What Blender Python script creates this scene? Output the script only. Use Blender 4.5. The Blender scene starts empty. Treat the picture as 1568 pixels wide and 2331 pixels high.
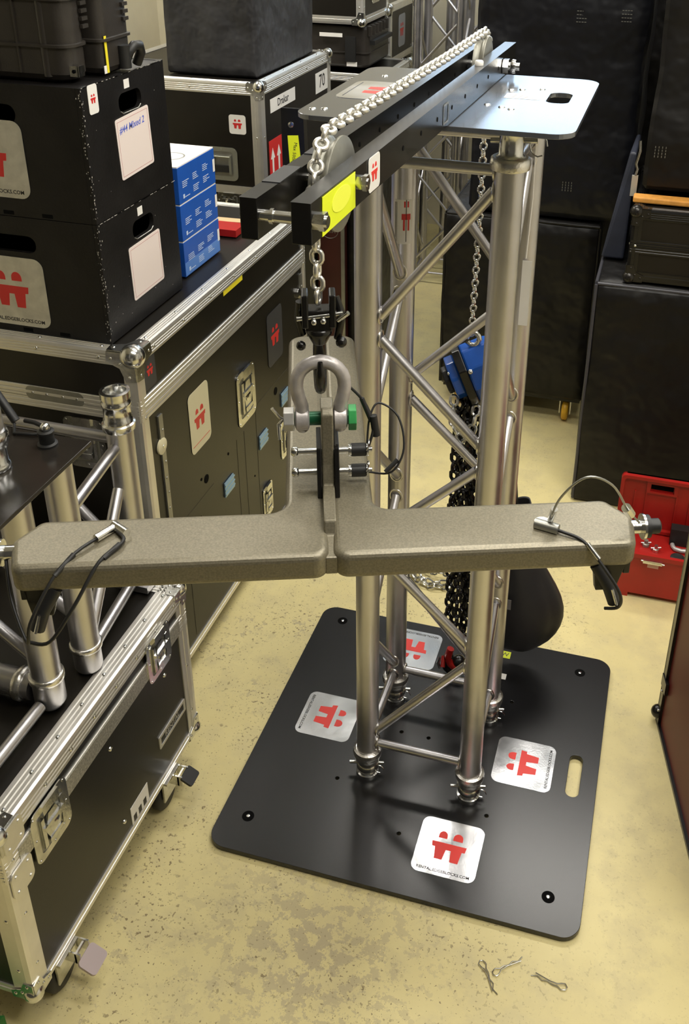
import bpy, bmesh, math, random
from mathutils import Vector, Matrix, noise

random.seed(7)
S = bpy.context.scene
COL = S.collection

# ------------------------------------------------------------------ camera
W_PX, H_PX = 1568, 2331
cx, cy, cz = 0.35961, -1.69198, 1.90912
yaw, pitch, roll, FPX = -0.26614, 0.46775, 0.0147, 2258.14
PPX, PPY = 784 + 114.1, 1152 - 322.7
cyw, syw, cp, sp = math.cos(yaw), math.sin(yaw), math.cos(pitch), math.sin(pitch)
fwd = Vector((syw*cp, cyw*cp, -sp)); rgt = Vector((cyw, -syw, 0)); upv = rgt.cross(fwd)
cr, sr = math.cos(roll), math.sin(roll)
r2 = cr*rgt + sr*upv; u2 = -sr*rgt + cr*upv
cam_d = bpy.data.cameras.new('camera'); cam = bpy.data.objects.new('camera', cam_d); COL.objects.link(cam)
M = Matrix((r2, u2, -fwd)).transposed().to_4x4(); M.translation = Vector((cx, cy, cz)); cam.matrix_world = M
cam_d.sensor_fit = 'VERTICAL'; cam_d.sensor_height = 36.0
cam_d.lens = 36.0*FPX/H_PX
cam_d.shift_x = (W_PX/2 - PPX)/H_PX
cam_d.shift_y = (PPY - H_PX/2)/H_PX
cam_d.clip_start = 0.02; cam_d.clip_end = 60
S.camera = cam

# ------------------------------------------------------------------ world, lamps, exposure
S.view_settings.view_transform = 'Standard'; S.view_settings.look = 'None'
S.view_settings.gamma = 1.0; S.view_settings.use_curve_mapping = False
S.view_settings.exposure = 0.27
wd = bpy.data.worlds.new('world'); S.world = wd; wd.use_nodes = True
bg = wd.node_tree.nodes['Background']; bg.inputs[0].default_value = (0.60, 0.79, 1.0, 1); bg.inputs[1].default_value = 5.2

def area(name, loc, size, power, color, rot=(0, 0, 0)):
    l = bpy.data.lights.new(name, 'AREA'); l.shape = 'RECTANGLE'; l.size, l.size_y = size
    l.energy = power; l.color = color
    o = bpy.data.objects.new(name, l); COL.objects.link(o); o.location = loc; o.rotation_euler = rot
    return o
CW = (1.0, 0.96, 0.88)
area('lamp_ceiling_centre', (0.30, 0.15, 2.93), (1.5, 0.3), 26, CW)
area('lamp_ceiling_near', (0.45, -1.05, 2.93), (1.5, 0.3), 19, CW)
area('lamp_ceiling_far', (0.10, 1.85, 2.93), (1.6, 0.3), 34, CW)
area('lamp_ceiling_left', (-1.75, 1.5, 2.93), (0.3, 1.5), 34, CW)
area('lamp_ceiling_right', (1.35, -0.9, 2.93), (0.3, 1.5), 20, CW)
pl = area('window_portal', (0.15, 3.86, 2.25), (2.4, 0.9), 1, (1, 1, 1), (math.radians(-90), 0, 0))
pl.data.cycles.is_portal = True

# ------------------------------------------------------------------ materials
MATS = {}
def mat(name, col, rough=0.5, metal=0.0, noise_amt=0.0, nscale=30.0, bump=0.0, bscale=80.0, spec=0.5, rvar=0.0, coat=0.0, bdist=0.002):
    if name in MATS: return MATS[name]
    m = bpy.data.materials.new(name); m.use_nodes = True; nt = m.node_tree
    b = nt.nodes['Principled BSDF']
    b.inputs['Base Color'].default_value = (*col, 1); b.inputs['Roughness'].default_value = rough
    b.inputs['Metallic'].default_value = metal; b.inputs['Specular IOR Level'].default_value = spec
    b.inputs['Coat Weight'].default_value = coat
    tc = nt.nodes.new('ShaderNodeTexCoord')
    if noise_amt or rvar:
        n = nt.nodes.new('ShaderNodeTexNoise'); n.inputs['Scale'].default_value = nscale; n.inputs['Detail'].default_value = 5
        nt.links.new(tc.outputs['Object'], n.inputs['Vector'])
        if noise_amt:
            r = nt.nodes.new('ShaderNodeValToRGB')
            r.color_ramp.elements[0].position = 0.3; r.color_ramp.elements[1].position = 0.7
            r.color_ramp.elements[0].color = (*[max(0, c*(1-noise_amt)) for c in col], 1)
            r.color_ramp.elements[1].color = (*[min(1, c*(1+noise_amt)) for c in col], 1)
            nt.links.new(n.outputs['Fac'], r.inputs[0]); nt.links.new(r.outputs[0], b.inputs['Base Color'])
        if rvar:
            mr = nt.nodes.new('ShaderNodeMapRange'); mr.inputs[1].default_value = 0.3; mr.inputs[2].default_value = 0.7
            mr.inputs[3].default_value = max(0.03, rough-rvar); mr.inputs[4].default_value = min(1, rough+rvar)
            nt.links.new(n.outputs['Fac'], mr.inputs[0]); nt.links.new(mr.outputs[0], b.inputs['Roughness'])
    if bump:
        n2 = nt.nodes.new('ShaderNodeTexNoise'); n2.inputs['Scale'].default_value = bscale; n2.inputs['Detail'].default_value = 3
        nt.links.new(tc.outputs['Object'], n2.inputs['Vector'])
        bp = nt.nodes.new('ShaderNodeBump'); bp.inputs['Strength'].default_value = bump; bp.inputs['Distance'].default_value = bdist
        nt.links.new(n2.outputs['Fac'], bp.inputs['Height']); nt.links.new(bp.outputs[0], b.inputs['Normal'])
    MATS[name] = m
    return m

ALU = mat('truss_aluminium', (0.61, 0.60, 0.62), 0.36, 1.0, 0.06, 14, 0.04, 200, rvar=0.04)
WELD = mat('weld_aluminium', (0.78, 0.76, 0.72), 0.28, 1.0, 0.12, 60, 0.35, 180)
EXTR = mat('extruded_aluminium', (0.82, 0.80, 0.75), 0.40, 0.85, 0.05, 20, 0.04, 150)
EXTRD = mat('worn_grey_aluminium', (0.36, 0.36, 0.33), 0.42, 0.9, 0.12, 25)
CHROME = mat('zinc_steel', (0.70, 0.70, 0.68), 0.20, 1.0, 0.15, 60, 0.1, 120)
GALV = mat('galvanised_chain_steel', (0.62, 0.62, 0.60), 0.28, 1.0, 0.15, 90)
IVORY = mat('bright_chain_steel', (0.76, 0.74, 0.68), 0.30, 0.85, 0.08, 90)
BLAM = mat('black_laminate', (0.009, 0.0075, 0.0055), 0.36, 0, 0.25, 8, 0.05, 300, spec=0.42)
BWOOD = mat('black_painted_plywood', (0.008, 0.0072, 0.007), 0.42, 0, 0.4, 12, 0.2, 160, spec=0.35)
BPLATE = mat('black_powder_coated_steel', (0.009, 0.009, 0.010), 0.27, 0, 0.1, 5, 0.015, 400, spec=0.55)
BSTEEL = mat('black_satin_steel', (0.007, 0.0065, 0.006), 0.27, 0.0, 0.2, 20, 0.02, 300, spec=0.5)
BEAMTOP = mat('lit_black_steel', (0.03, 0.03, 0.032), 0.26, 0.35, 0.2, 20)  # bar tops only: paler copy of the black steel, colouring in light from above
TPAINT = mat('speckled_bronze_powder_coat', (0.200, 0.178, 0.122), 0.42, 0.45, 0.20, 420, 0.10, 500, spec=0.9)
BRUB = mat('black_rubber', (0.012, 0.012, 0.012), 0.5)
BPLAS = mat('black_ribbed_plastic', (0.030, 0.026, 0.022), 0.36, 0, 0.1, 40, 0.15, 350)
FAB = mat('black_nylon_cover', (0.0045, 0.004, 0.0038), 0.48, 0, 0.3, 6, 0.8, 5, spec=0.36, bdist=.05)
FABG = mat('grey_black_fabric', (0.026, 0.026, 0.029), 0.52, 0, 0.3, 7, 0.7, 8, bdist=.04)
FABB = mat('blue_black_nylon', (0.022, 0.026, 0.042), 0.48, 0, 0.3, 10, 0.3, 12)
HOLE = mat('deep_black', (0.003, 0.003, 0.003), 0.9, spec=0.1)
WHITE = mat('white_label', (0.82, 0.80, 0.76), 0.45, 0, 0.03, 20)
PINKW = mat('pinkish_white_card', (0.80, 0.70, 0.66), 0.45)
CREAM = mat('cream_sticker', (0.72, 0.66, 0.44), 0.4)
SILV = mat('brushed_silver_sticker', (0.80, 0.81, 0.84), 0.20, 0.85, 0.08, 14, 0.05, 200, rvar=0.08)
DGREY = mat('dark_grey_sticker', (0.045, 0.046, 0.050), 0.35)
REDM = mat('red_print', (0.62, 0.030, 0.028), 0.4)
REDB = mat('bright_red_print', (0.80, 0.045, 0.035), 0.4)
BLK = mat('black_print', (0.02, 0.02, 0.02), 0.5)
YEL = mat('fluorescent_yellow_label', (0.78, 0.88, 0.02), 0.5)
YEL2 = mat('yellow_label_blob', (0.92, 0.98, 0.08), 0.45)
YTAPE = mat('yellow_tape', (0.80, 0.68, 0.03), 0.45)
GREEN = mat('green_painted_steel', (0.03, 0.26, 0.07), 0.35, 0, 0.15, 60)
DGREEN = mat('dark_green_pin', (0.01, 0.10, 0.04), 0.3, 0.3)
SHK = mat('hot_dip_galvanised_steel', (0.50, 0.47, 0.46), 0.40, 0.45, 0.15, 60, 0.3, 120)
NUT = mat('grey_zinc_nut', (0.50, 0.49, 0.46), 0.4, 0.6)
BLUEBOX = mat('blue_carton', (0.010, 0.085, 0.42), 0.42, 0, 0.05, 30)
BLUEL = mat('light_blue_print', (0.10, 0.24, 0.62), 0.42)
WPRINT = mat('pale_print', (0.55, 0.66, 0.85), 0.45)
HBLUE = mat('blue_hoist_paint', (0.008, 0.085, 0.42), 0.28, 0, 0.1, 20, spec=0.6)
REDP = mat('red_plastic', (0.36, 0.010, 0.007), 0.38, 0, 0.08, 12, 0.05, 60)
REDL = mat('red_laminate', (0.115, 0.009, 0.008), 0.45, 0, 0.1, 8, spec=0.25)
MAROON = mat('maroon_laminate', (0.040, 0.008, 0.006), 0.45, 0, 0.2, 8)
ORANGE = mat('orange_strap', (0.62, 0.28, 0.05), 0.6, 0, 0.15, 60)
YWHEEL = mat('yellow_polyurethane', (0.75, 0.42, 0.03), 0.4)
PINKP = mat('pale_mauve_plastic', (0.42, 0.34, 0.34), 0.45)
WOOD = mat('pale_wood', (0.55, 0.38, 0.20), 0.6)
BLINK = mat('light_blue_plate', (0.30, 0.46, 0.62), 0.3, 0.5)
INKB = mat('blue_ink', (0.10, 0.14, 0.55), 0.6)
GREENP = mat('green_plastic', (0.03, 0.20, 0.04), 0.5, 0, 0.3, 30)
OLIVE = mat('cast_pulley_metal', (0.34, 0.335, 0.29), 0.48, 0.7, 0.15, 25, 0.1, 100)

# floor: yellowish painted concrete with dirt specks
fm = bpy.data.materials.new('painted_concrete_floor'); fm.use_nodes = True
nt = fm.node_tree; b = nt.nodes['Principled BSDF']; b.inputs['Roughness'].default_value = 0.42; b.inputs['Specular IOR Level'].default_value = 0.35
tc = nt.nodes.new('ShaderNodeTexCoord')
def nz(scale, det=6, rough=0.6):
    n = nt.nodes.new('ShaderNodeTexNoise'); n.inputs['Scale'].default_value = scale; n.inputs['Detail'].default_value = det
    n.inputs['Roughness'].default_value = rough; nt.links.new(tc.outputs['Object'], n.inputs['Vector']); return n.outputs['Fac']
def ramp(src, a, bb, ca=(0, 0, 0, 1), cb=(1, 1, 1, 1)):
    r = nt.nodes.new('ShaderNodeValToRGB'); r.color_ramp.elements[0].position = a; r.color_ramp.elements[1].position = bb
    r.color_ramp.elements[0].color = ca; r.color_ramp.elements[1].color = cb; nt.links.new(src, r.inputs[0]); return r.outputs[0]
def mix(f, a, bb, mode='MIX'):
    m = nt.nodes.new('ShaderNodeMix'); m.data_type = 'RGBA'; m.blend_type = mode
    for s, v in ((m.inputs[0], f), (m.inputs[6], a), (m.inputs[7], bb)):
        if isinstance(v, (int, float)): s.default_value = v
        elif isinstance(v, tuple): s.default_value = v
        else: nt.links.new(v, s)
    return m.outputs[2]
basec = ramp(nz(3.0), 0.3, 0.7, (0.68, 0.58, 0.28, 1), (0.77, 0.67, 0.34, 1))
cloud = ramp(nz(11, 5), 0.45, 0.72)
c1 = mix(cloud, basec, (0.62, 0.535, 0.29, 1))
def mul(a, bb):
    m = nt.nodes.new('ShaderNodeMath'); m.operation = 'MULTIPLY'
    nt.links.new(a, m.inputs[0])
    if isinstance(bb, float): m.inputs[1].default_value = bb
    else: nt.links.new(bb, m.inputs[1])
    return m.outputs[0]
sepx = nt.nodes.new('ShaderNodeSeparateXYZ'); nt.links.new(tc.outputs['Object'], sepx.inputs[0])
mrx = nt.nodes.new('ShaderNodeMapRange'); nt.links.new(sepx.outputs['X'], mrx.inputs[0])
mrx.inputs[1].default_value = 0.15; mrx.inputs[2].default_value = 0.40; mrx.inputs[3].default_value = 1.0; mrx.inputs[4].default_value = 0.22
mry = nt.nodes.new('ShaderNodeMapRange'); nt.links.new(sepx.outputs['Y'], mry.inputs[0])
mry.inputs[1].default_value = 0.55; mry.inputs[2].default_value = 1.0; mry.inputs[3].default_value = 1.0; mry.inputs[4].default_value = 0.25
clean = mul(mrx.outputs[0], mry.outputs[0])
worn = nt.nodes.new('ShaderNodeVectorMath'); worn.operation = 'DISTANCE'; nt.links.new(tc.outputs['Object'], worn.inputs[0]); worn.inputs[1].default_value = (-0.10, -0.56, 0)
mrw = nt.nodes.new('ShaderNodeMapRange'); nt.links.new(worn.outputs['Value'], mrw.inputs[0])
mrw.inputs[1].default_value = 0.0; mrw.inputs[2].default_value = 0.38; mrw.inputs[3].default_value = 0.085; mrw.inputs[4].default_value = 0.0
specks = ramp(nz(95, 3, 0.55), 0.60, 0.63)
spmask = ramp(nz(5.5, 4, 0.65), 0.46, 0.60)
f1 = nt.nodes.new('ShaderNodeMath'); f1.operation = 'MULTIPLY'; nt.links.new(specks, f1.inputs[0]); nt.links.new(spmask, f1.inputs[1])
c2 = mix(mul(f1.outputs[0], clean), c1, (0.27, 0.21, 0.11, 1))
adw = nt.nodes.new('ShaderNodeMath'); adw.operation = 'ADD'; nt.links.new(nz(26, 7, 0.74), adw.inputs[0]); nt.links.new(mrw.outputs[0], adw.inputs[1])
blot = ramp(adw.outputs[0], 0.56, 0.585)
blmask = ramp(nz(2.6, 5, 0.6), 0.50, 0.60)
f2 = nt.nodes.new('ShaderNodeMath'); f2.operation = 'MULTIPLY'; nt.links.new(blot, f2.inputs[0]); mxw = nt.nodes.new('ShaderNodeMath'); mxw.operation = 'MAXIMUM'; nt.links.new(blmask, mxw.inputs[0]); nt.links.new(mul(mrw.outputs[0], 14.0), mxw.inputs[1]); nt.links.new(mul(mxw.outputs[0], clean), f2.inputs[1])
f3 = nt.nodes.new('ShaderNodeMath'); f3.operation = 'MULTIPLY'; nt.links.new(f2.outputs[0], f3.inputs[0]); f3.inputs[1].default_value = 0.75; f3.use_clamp = True
c3 = mix(f3.outputs[0], c2, (0.45, 0.38, 0.24, 1))
fine = ramp(nz(180, 2, 0.5), 0.665, 0.69)
c4 = mix(mul(fine, clean), c3, (0.30, 0.24, 0.13, 1))
nt.links.new(c4, b.inputs['Base Color'])
bp = nt.nodes.new('ShaderNodeBump'); bp.inputs['Strength'].default_value = 0.12; bp.inputs['Distance'].default_value = 0.002
nt.links.new(nz(60, 4), bp.inputs['Height']); nt.links.new(bp.outputs[0], b.inputs['Normal'])
FLOOR = fm
WALL = mat('cream_plaster', (0.70, 0.65, 0.50), 0.85, 0, 0.04, 6, 0.3, 90)
WALL2 = mat('off_white_plaster', (0.66, 0.63, 0.55), 0.85, 0, 0.04, 6, 0.2, 90)
CEIL = mat('ceiling_paint', (0.62, 0.61, 0.57), 0.9)
FRAME = mat('white_window_frame', (0.7, 0.7, 0.68), 0.4)
gm = bpy.data.materials.new('window_glass'); gm.use_nodes = True
gb = gm.node_tree.nodes['Principled BSDF']; gb.inputs['Transmission Weight'].default_value = 1; gb.inputs['Roughness'].default_value = 0; gb.inputs['IOR'].default_value = 1.01
GLASS = gm

# ------------------------------------------------------------------ geometry helpers
ORG = {}
X3, Y3, Z3 = Vector((1, 0, 0)), Vector((0, 1, 0)), Vector((0, 0, 1))
def V(*a): return Vector(a if len(a) > 1 else a[0])
def frame(o, x, y, z=None):
    x = V(x).normalized(); y = V(y).normalized(); z = x.cross(y) if z is None else V(z)
    m = Matrix((x, y, z)).transposed().to_4x4(); m.translation = V(o); return m
def axframe(p0, d):
    d = V(d).normalized(); a = Z3 if abs(d.z) < 0.9 else X3
    x = a.cross(d).normalized(); y = d.cross(x); return frame(p0, x, y, d)

class MB:
    def __init__(s): s.v = []; s.f = []; s.mi = []; s.sm = []; s.mats = []; s.cur = 0; s.M = Matrix.Identity(4)
    def mat(s, m):
        if m not in s.mats: s.mats.append(m)
        s.cur = s.mats.index(m); return s
    def add(s, vs, fs, smooth=False):
        n = len(s.v); s.v += [s.M @ V(v) for v in vs]
        for f in fs: s.f.append([i+n for i in f]); s.mi.append(s.cur); s.sm.append(smooth)
        return s
    def box(s, x0, x1, y0, y1, z0, z1, M=None):
        vs = [V(x, y, z) for x in (x0, x1) for y in (y0, y1) for z in (z0, z1)]
        if M is not None: vs = [M @ v for v in vs]
        return s.add(vs, [(0, 1, 3, 2), (4, 6, 7, 5), (0, 4, 5, 1), (2, 3, 7, 6), (0, 2, 6, 4), (1, 5, 7, 3)])
    def ring_loft(s, rings, cap=True, smooth=True, close=False):
        n = len(rings[0]); vs = [p for r in rings for p in r]; fs = []
        R = len(rings)
        for i in range(R if close else R-1):
            for j in range(n):
                a, b2 = i*n+j, i*n+(j+1) % n; c, d = ((i+1) % R)*n+(j+1) % n, ((i+1) % R)*n+j
                fs.append((a, b2, c, d))
        s.add(vs, fs, smooth)
        if cap and not close:
            s.add([p for p in rings[0]], [tuple(reversed(range(n)))], False); s.add([p for p in rings[-1]], [tuple(range(n))], False)
        return s
    def tube(s, p0, p1, r, r1=None, seg=20, cap=True):
        p0, p1 = V(p0), V(p1); F = axframe(p0, p1-p0); L = (p1-p0).length; r1 = r if r1 is None else r1
        rings = [[F @ V(rr*math.cos(2*math.pi*k/seg), rr*math.sin(2*math.pi*k/seg), z) for k in range(seg)] for rr, z in ((r, 0), (r1, L))]
        return s.ring_loft(rings, cap)
    def lathe(s, p0, d, prof, seg=24, smooth=True, cap=True):
        F = axframe(p0, d)
        return s.ring_loft([[F @ V(r*math.cos(2*math.pi*k/seg), r*math.sin(2*math.pi*k/seg), z) for k in range(seg)] for r, z in prof], cap, smooth)
    def path(s, pts, r, seg=8, close=False, cap=True, rads=None):
        pts = [V(p) for p in pts]; n = len(pts); rings = []; up = None
        for i, p in enumerate(pts):
            if close: t = pts[(i+1) % n]-pts[i-1]
            else: t = pts[min(i+1, n-1)]-pts[max(i-1, 0)]
            t.normalize()
            if up is None: up = (Z3 if abs(t.z) < 0.9 else X3)
            x = (up - t*up.dot(t)).normalized(); up = x; y = t.cross(x); rr = rads[i] if rads else r
            rings.append([p + x*rr*math.cos(2*math.pi*k/seg) + y*rr*math.sin(2*math.pi*k/seg) for k in range(seg)])
        return s.ring_loft(rings, cap, True, close)
    def sphere(s, c, r, seg=16, rings=10, sc=(1, 1, 1)):
        c = V(c); vs = []; 
        rr = []
        for i in range(1, rings):
            t = math.pi*i/rings
            rr.append([c + V(r*sc[0]*math.sin(t)*math.cos(2*math.pi*k/seg), r*sc[1]*math.sin(t)*math.sin(2*math.pi*k/seg), -r*sc[2]*math.cos(t)) for k in range(seg)])
        s.ring_loft(rr, False)
        n = seg
        s.add(rr[0]+[c-V(0, 0, r*sc[2])], [(n, (j+1) % n, j) for j in range(n)], True)
        s.add(rr[-1]+[c+V(0, 0, r*sc[2])], [(n, j, (j+1) % n) for j in range(n)], True)
        return s
    def prism(s, poly, h, F=None):
        F = F or Matrix.Identity(4); n = len(poly)
        a = [F @ V(p[0], p[1], 0) for p in poly]; bq = [F @ V(p[0], p[1], h) for p in poly]
        return s.add(a+bq, [tuple(reversed(range(n))), tuple(range(n, 2*n))]+[(i, (i+1) % n, n+(i+1) % n, n+i) for i in range(n)])
    def extrude(s, prof, p0, p1, x, y):
        "profile (a,b) in axes x,y swept from p0 to p1"
        p0, p1, x, y = V(p0), V(p1), V(x), V(y); n = len(prof)
        a = [p0+x*p[0]+y*p[1] for p in prof]; bq = [p1+x*p[0]+y*p[1] for p in prof]
        return s.add(a+bq, [tuple(reversed(range(n))), tuple(range(n, 2*n))]+[(i, (i+1) % n, n+(i+1) % n, n+i) for i in range(n)])
    def meshdata(s, me, F, smooth=False):
        return s.add([F @ v.co for v in me.vertices], [tuple(p.vertices) for p in me.polygons], smooth)
    def build(s, name, parent=None, bevel=0, m=None, seg=2):
        if m is not None and not s.mats: s.mats = [m]
        me = bpy.data.meshes.new(name); org = ORG.get(parent, V(0, 0, 0)) if parent else V(0, 0, 0)
        me.from_pydata([v-org for v in s.v], [], s.f); 
        for mm in s.mats: me.materials.append(mm)
        for p, i, sm in zip(me.polygons, s.mi, s.sm): p.material_index = i; p.use_smooth = sm
        bm = bmesh.new(); bm.from_mesh(me); bmesh.ops.remove_doubles(bm, verts=bm.verts, dist=1e-6)
        bmesh.ops.recalc_face_normals(bm, faces=bm.faces)
        if any(s.sm):
            for e in bm.edges:
                if len(e.link_faces) == 2 and e.calc_face_angle(0) > math.radians(50): e.smooth = False
        bm.to_mesh(me); bm.free()
        o = bpy.data.objects.new(name, me); COL.objects.link(o)
        if parent: o.parent = parent; ORG[o] = org
        else: ORG[o] = V(0, 0, 0)
        if bevel:
            bv = o.modifiers.new('bevel', 'BEVEL'); bv.width = bevel; bv.segments = seg; bv.limit_method = 'ANGLE'; bv.angle_limit = math.radians(40)
            bv.harden_normals = False
        return o
def mb(m): q = MB(); q.mat(m); return q

def thing(name, label, cat, loc=(0, 0, 0), group=None):
    o = bpy.data.objects.new(name, None); COL.objects.link(o); o.location = loc; o.empty_display_size = 0.05
    ORG[o] = V(loc); o['label'] = label; o['category'] = cat
    if group: o['group'] = group
    return o
def tag(o, label, cat, group=None):
    o['label'] = label; o['category'] = cat
    if group: o['group'] = group
    return o
def base_at(o, loc):
    "move the origin of a one-mesh thing to its own base"
    loc = V(loc); o.data.transform(Matrix.Translation(-loc)); o.location = loc; return o
def structure(o): o['kind'] = 'structure'; return o
def dup(root, delta, label=None, group=None):
    r = root.copy(); COL.objects.link(r); r.location = root.location + V(delta)
    if label: r['label'] = label
    if group: r['group'] = group
    for ch in list(root.children):
        c = ch.copy(); COL.objects.link(c); c.parent = r
        for g in list(ch.children):
            d = g.copy(); COL.objects.link(d); d.parent = c
    return r

def rrect(x0, x1, y0, y1, r, n=6):
    out = []
    for cx_, cy_, a0 in ((x1-r, y0+r, -90), (x1-r, y1-r, 0), (x0+r, y1-r, 90), (x0+r, y0+r, 180)):
        for k in range(n+1):
            a = math.radians(a0+90*k/n); out.append((cx_+r*math.cos(a), cy_+r*math.sin(a)))
    return out
def roundpoly(pts, rads, n=6):
    out = []; N = len(pts)
    for i in range(N):
        p = V(*pts[i], 0); a = V(*pts[i-1], 0); c = V(*pts[(i+1) % N], 0); r = rads[i]
        if r <= 0: out.append((p.x, p.y)); continue
        d1 = (a-p).normalized(); d2 = (c-p).normalized(); ang = d1.angle(d2); t = r/math.tan(ang/2)
        cen = p+(d1+d2).normalized()*(r/math.sin(ang/2)); s0 = p+d1*t-cen; s1 = p+d2*t-cen
        for k in range(n+1):
            q = cen + s0.slerp(s1, k/n, s0).normalized()*r if s0.angle(s1) > 1e-4 else p
            out.append((q.x, q.y))
    return out
def circle(x, y, r, n=20): return [(x+r*math.cos(2*math.pi*k/n), y+r*math.sin(2*math.pi*k/n)) for k in range(n)]
def flatmesh(loops, h, bevel=0.0):
    "2D loops (holes allowed) as a solid sheet, z from 0 to h"
    cu = bpy.data.curves.new('tmp', 'CURVE'); cu.dimensions = '2D'; cu.fill_mode = 'BOTH'
    for L in loops:
        sp_ = cu.splines.new('POLY'); sp_.points.add(len(L)-1); sp_.use_cyclic_u = True
        for p, q in zip(sp_.points, L): p.co = (q[0], q[1], 0, 1)
    cu.extrude = max(0.00001, h/2-bevel); cu.bevel_depth = bevel; cu.bevel_resolution = (3 if bevel > .004 else 1) if bevel else 0
    o = bpy.data.objects.new('tmp', cu); me = bpy.data.meshes.new_from_object(o)
    me.transform(Matrix.Translation((0, 0, h/2)))
    bpy.data.objects.remove(o); bpy.data.curves.remove(cu); return me
def textmesh(txt, size, h=0.0002, bold=0.0):
    cu = bpy.data.curves.new('tmp', 'FONT'); cu.body = txt; cu.size = size; cu.align_x = 'CENTER'; cu.align_y = 'CENTER'; cu.extrude = h/2; cu.offset = bold
    cu.resolution_u = 2
    o = bpy.data.objects.new('tmp', cu); me = bpy.data.meshes.new_from_object(o); me.transform(Matrix.Translation((0, 0, h/2)))
    bpy.data.objects.remove(o); bpy.data.curves.remove(cu); return me

# printed mark: two domes over a double-legged bar (unit square, centred)
def dome(x, y, w, h, n=10):
    return [(x-w/2, y)]+[(x+w/2*math.cos(math.pi-math.pi*k/n), y+h*(0.35+0.65*math.sin(math.pi*k/n))) for k in range(n+1)]+[(x+w/2, y)]
MARK = [dome(-0.125, 0.118, 0.135, 0.125), dome(0.115, 0.118, 0.155, 0.13),
        [(-0.275, 0.04), (0.275, 0.04), (0.262, -0.055), (0.215, -0.058), (0.190, -0.27), (0.062, -0.27), (0.045, -0.075),
         (-0.035, -0.075), (-0.062, -0.26), (-0.185, -0.26), (-0.212, -0.055), (-0.262, -0.05)]]
WEB = 'RENTAL.EDGEBLOCKS.COM'
def sticker(parent, o, ux, uy, w, h, base, red, text=True, r=0.012, ms=1.0, name='sticker', dy=0.0, bms=None, label=None):
    F = frame(V(o), ux, uy); t = 0.0006
    p = mb(base).meshdata(flatmesh([rrect(-w/2, w/2, -h/2, h/2, r)], t), F).build(name, parent)
    if label: p['label'] = label
    k = min(w, h)*1.0; q = mb(red)
    for L in MARK:
        q.prism([(a*k, (b_+0.04)*k+dy) for a, b_ in L], 0.0003, F @ Matrix.Translation((0, 0, t)))
    q.build('printed_mark', p)
    if text:
        mb(BLK).meshdata(textmesh(WEB, w*0.066, 0.0002, bold=w*0.0010), F @ Matrix.Translation((0, -h*0.42, t))).build('printed_text', p)
    return p

# ------------------------------------------------------------------ room shell
structure(mb(FLOOR).box(-2.6, 2.4, -4.0, 3.8, -0.08, 0.0).build('floor'))
structure(mb(CEIL).box(-2.6, 2.4, -4.0, 3.8, 2.95, 3.05).build('ceiling'))
wb = mb(WALL)
wb.box(-2.6, 2.4, 3.8, 3.95, 0, 1.8); wb.box(-2.6, 2.4, 3.8, 3.95, 2.7, 2.95)
wb.box(-2.6, -1.05, 3.8, 3.95, 1.8, 2.7); wb.box(1.35, 2.4, 3.8, 3.95, 1.8, 2.7)
structure(wb.build('wall_back'))
structure(mb(WALL).box(-2.7, -2.6, -4.0, 3.95, 0, 2.95).build('wall_left'))
structure(mb(WALL2).box(2.4, 2.5, -4.0, 3.95, 0, 2.95).build('wall_right'))
structure(mb(mat('shading_wall_paint', (0.045, 0.043, 0.040), .8)).box(-2.6, 2.4, -2.55, -2.45, 0, 2.95).build('unseen_shading_wall'))  # unseen wall, set close and dark to deepen front-facing reflections and blacks
wf = structure(mb(FRAME).box(-1.05, 1.35, 3.84, 3.9, 1.8, 1.85).box(-1.05, 1.35, 3.84, 3.9, 2.65, 2.7).box(-1.05, -1.0, 3.84, 3.9, 1.85, 2.65).box(1.3, 1.35, 3.84, 3.9, 1.85, 2.65).box(0.12, 0.18, 3.84, 3.9, 1.85, 2.65).build('window_1'))
mb(GLASS).box(-1.0, 0.12, 3.868, 3.872, 1.85, 2.65).box(0.18, 1.3, 3.868, 3.872, 1.85, 2.65).build('pane', wf)

# ------------------------------------------------------------------ steel base plate
TZ = 0.015
bpT = thing('base_plate', 'large square black steel base plate with red-and-silver stickers under the tall truss tower', 'base plate', (0, 0, 0))
holes = [rrect(0.331, 0.363, -0.062, 0.062, 0.0155)]
for x, y in ((-.074, .013), (-.006, .013), (-.181, -.161), (-.005, -.263), (.171, -.165), (.169, .185)): holes.append(circle(x, y, 0.0055, 12))
mb(BPLATE).meshdata(flatmesh([rrect(-.4, .4, -.4, .4, 0.038, 8)]+holes, TZ-0.003, 0.0008), Matrix.Translation((0, 0, 0.003))).build('plate', bpT)
mb(BRUB).box(-.36, -.30, -.36, -.30, 0, .003).box(.28, .33, -.36, -.30, 0, .003).box(-.36, -.30, .30, .36, 0, .003).box(.28, .33, .30, .36, 0, .003).build('foot_pad', bpT)
for x, y in ((-.337, .35), (-.338, -.314), (.324, .336), (.330, -.322)):
    w_ = mb(HOLE).lathe((x, y, TZ), Z3, [(0.0135, 0), (0.0135, 0.0006), (0.011, 0.0008)], 20).build('bolt_recess', bpT)
    mb(CHROME).lathe((x, y, TZ+0.0006), Z3, [(0.0045, 0), (0.0040, 0.0012), (0.002, 0.0016)], 12).build('bolt', w_)
for o_, ux, uy in (((-.260, .010, TZ), -Y3, X3), ((.108, -.270, TZ), X3, Y3), ((.229, .001, TZ), Y3, -X3), ((-.120, .300, TZ), -X3, -Y3)):
    sticker(bpT, o_, ux, uy, .138, .138, SILV, REDB, r=0.018, ms=0.95)
t_ = mb(YEL).box(.098, .138, .334, .360, TZ, TZ+.0006).build('yellow_tag', bpT); t_['label'] = 'small fluorescent yellow tag'
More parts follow.
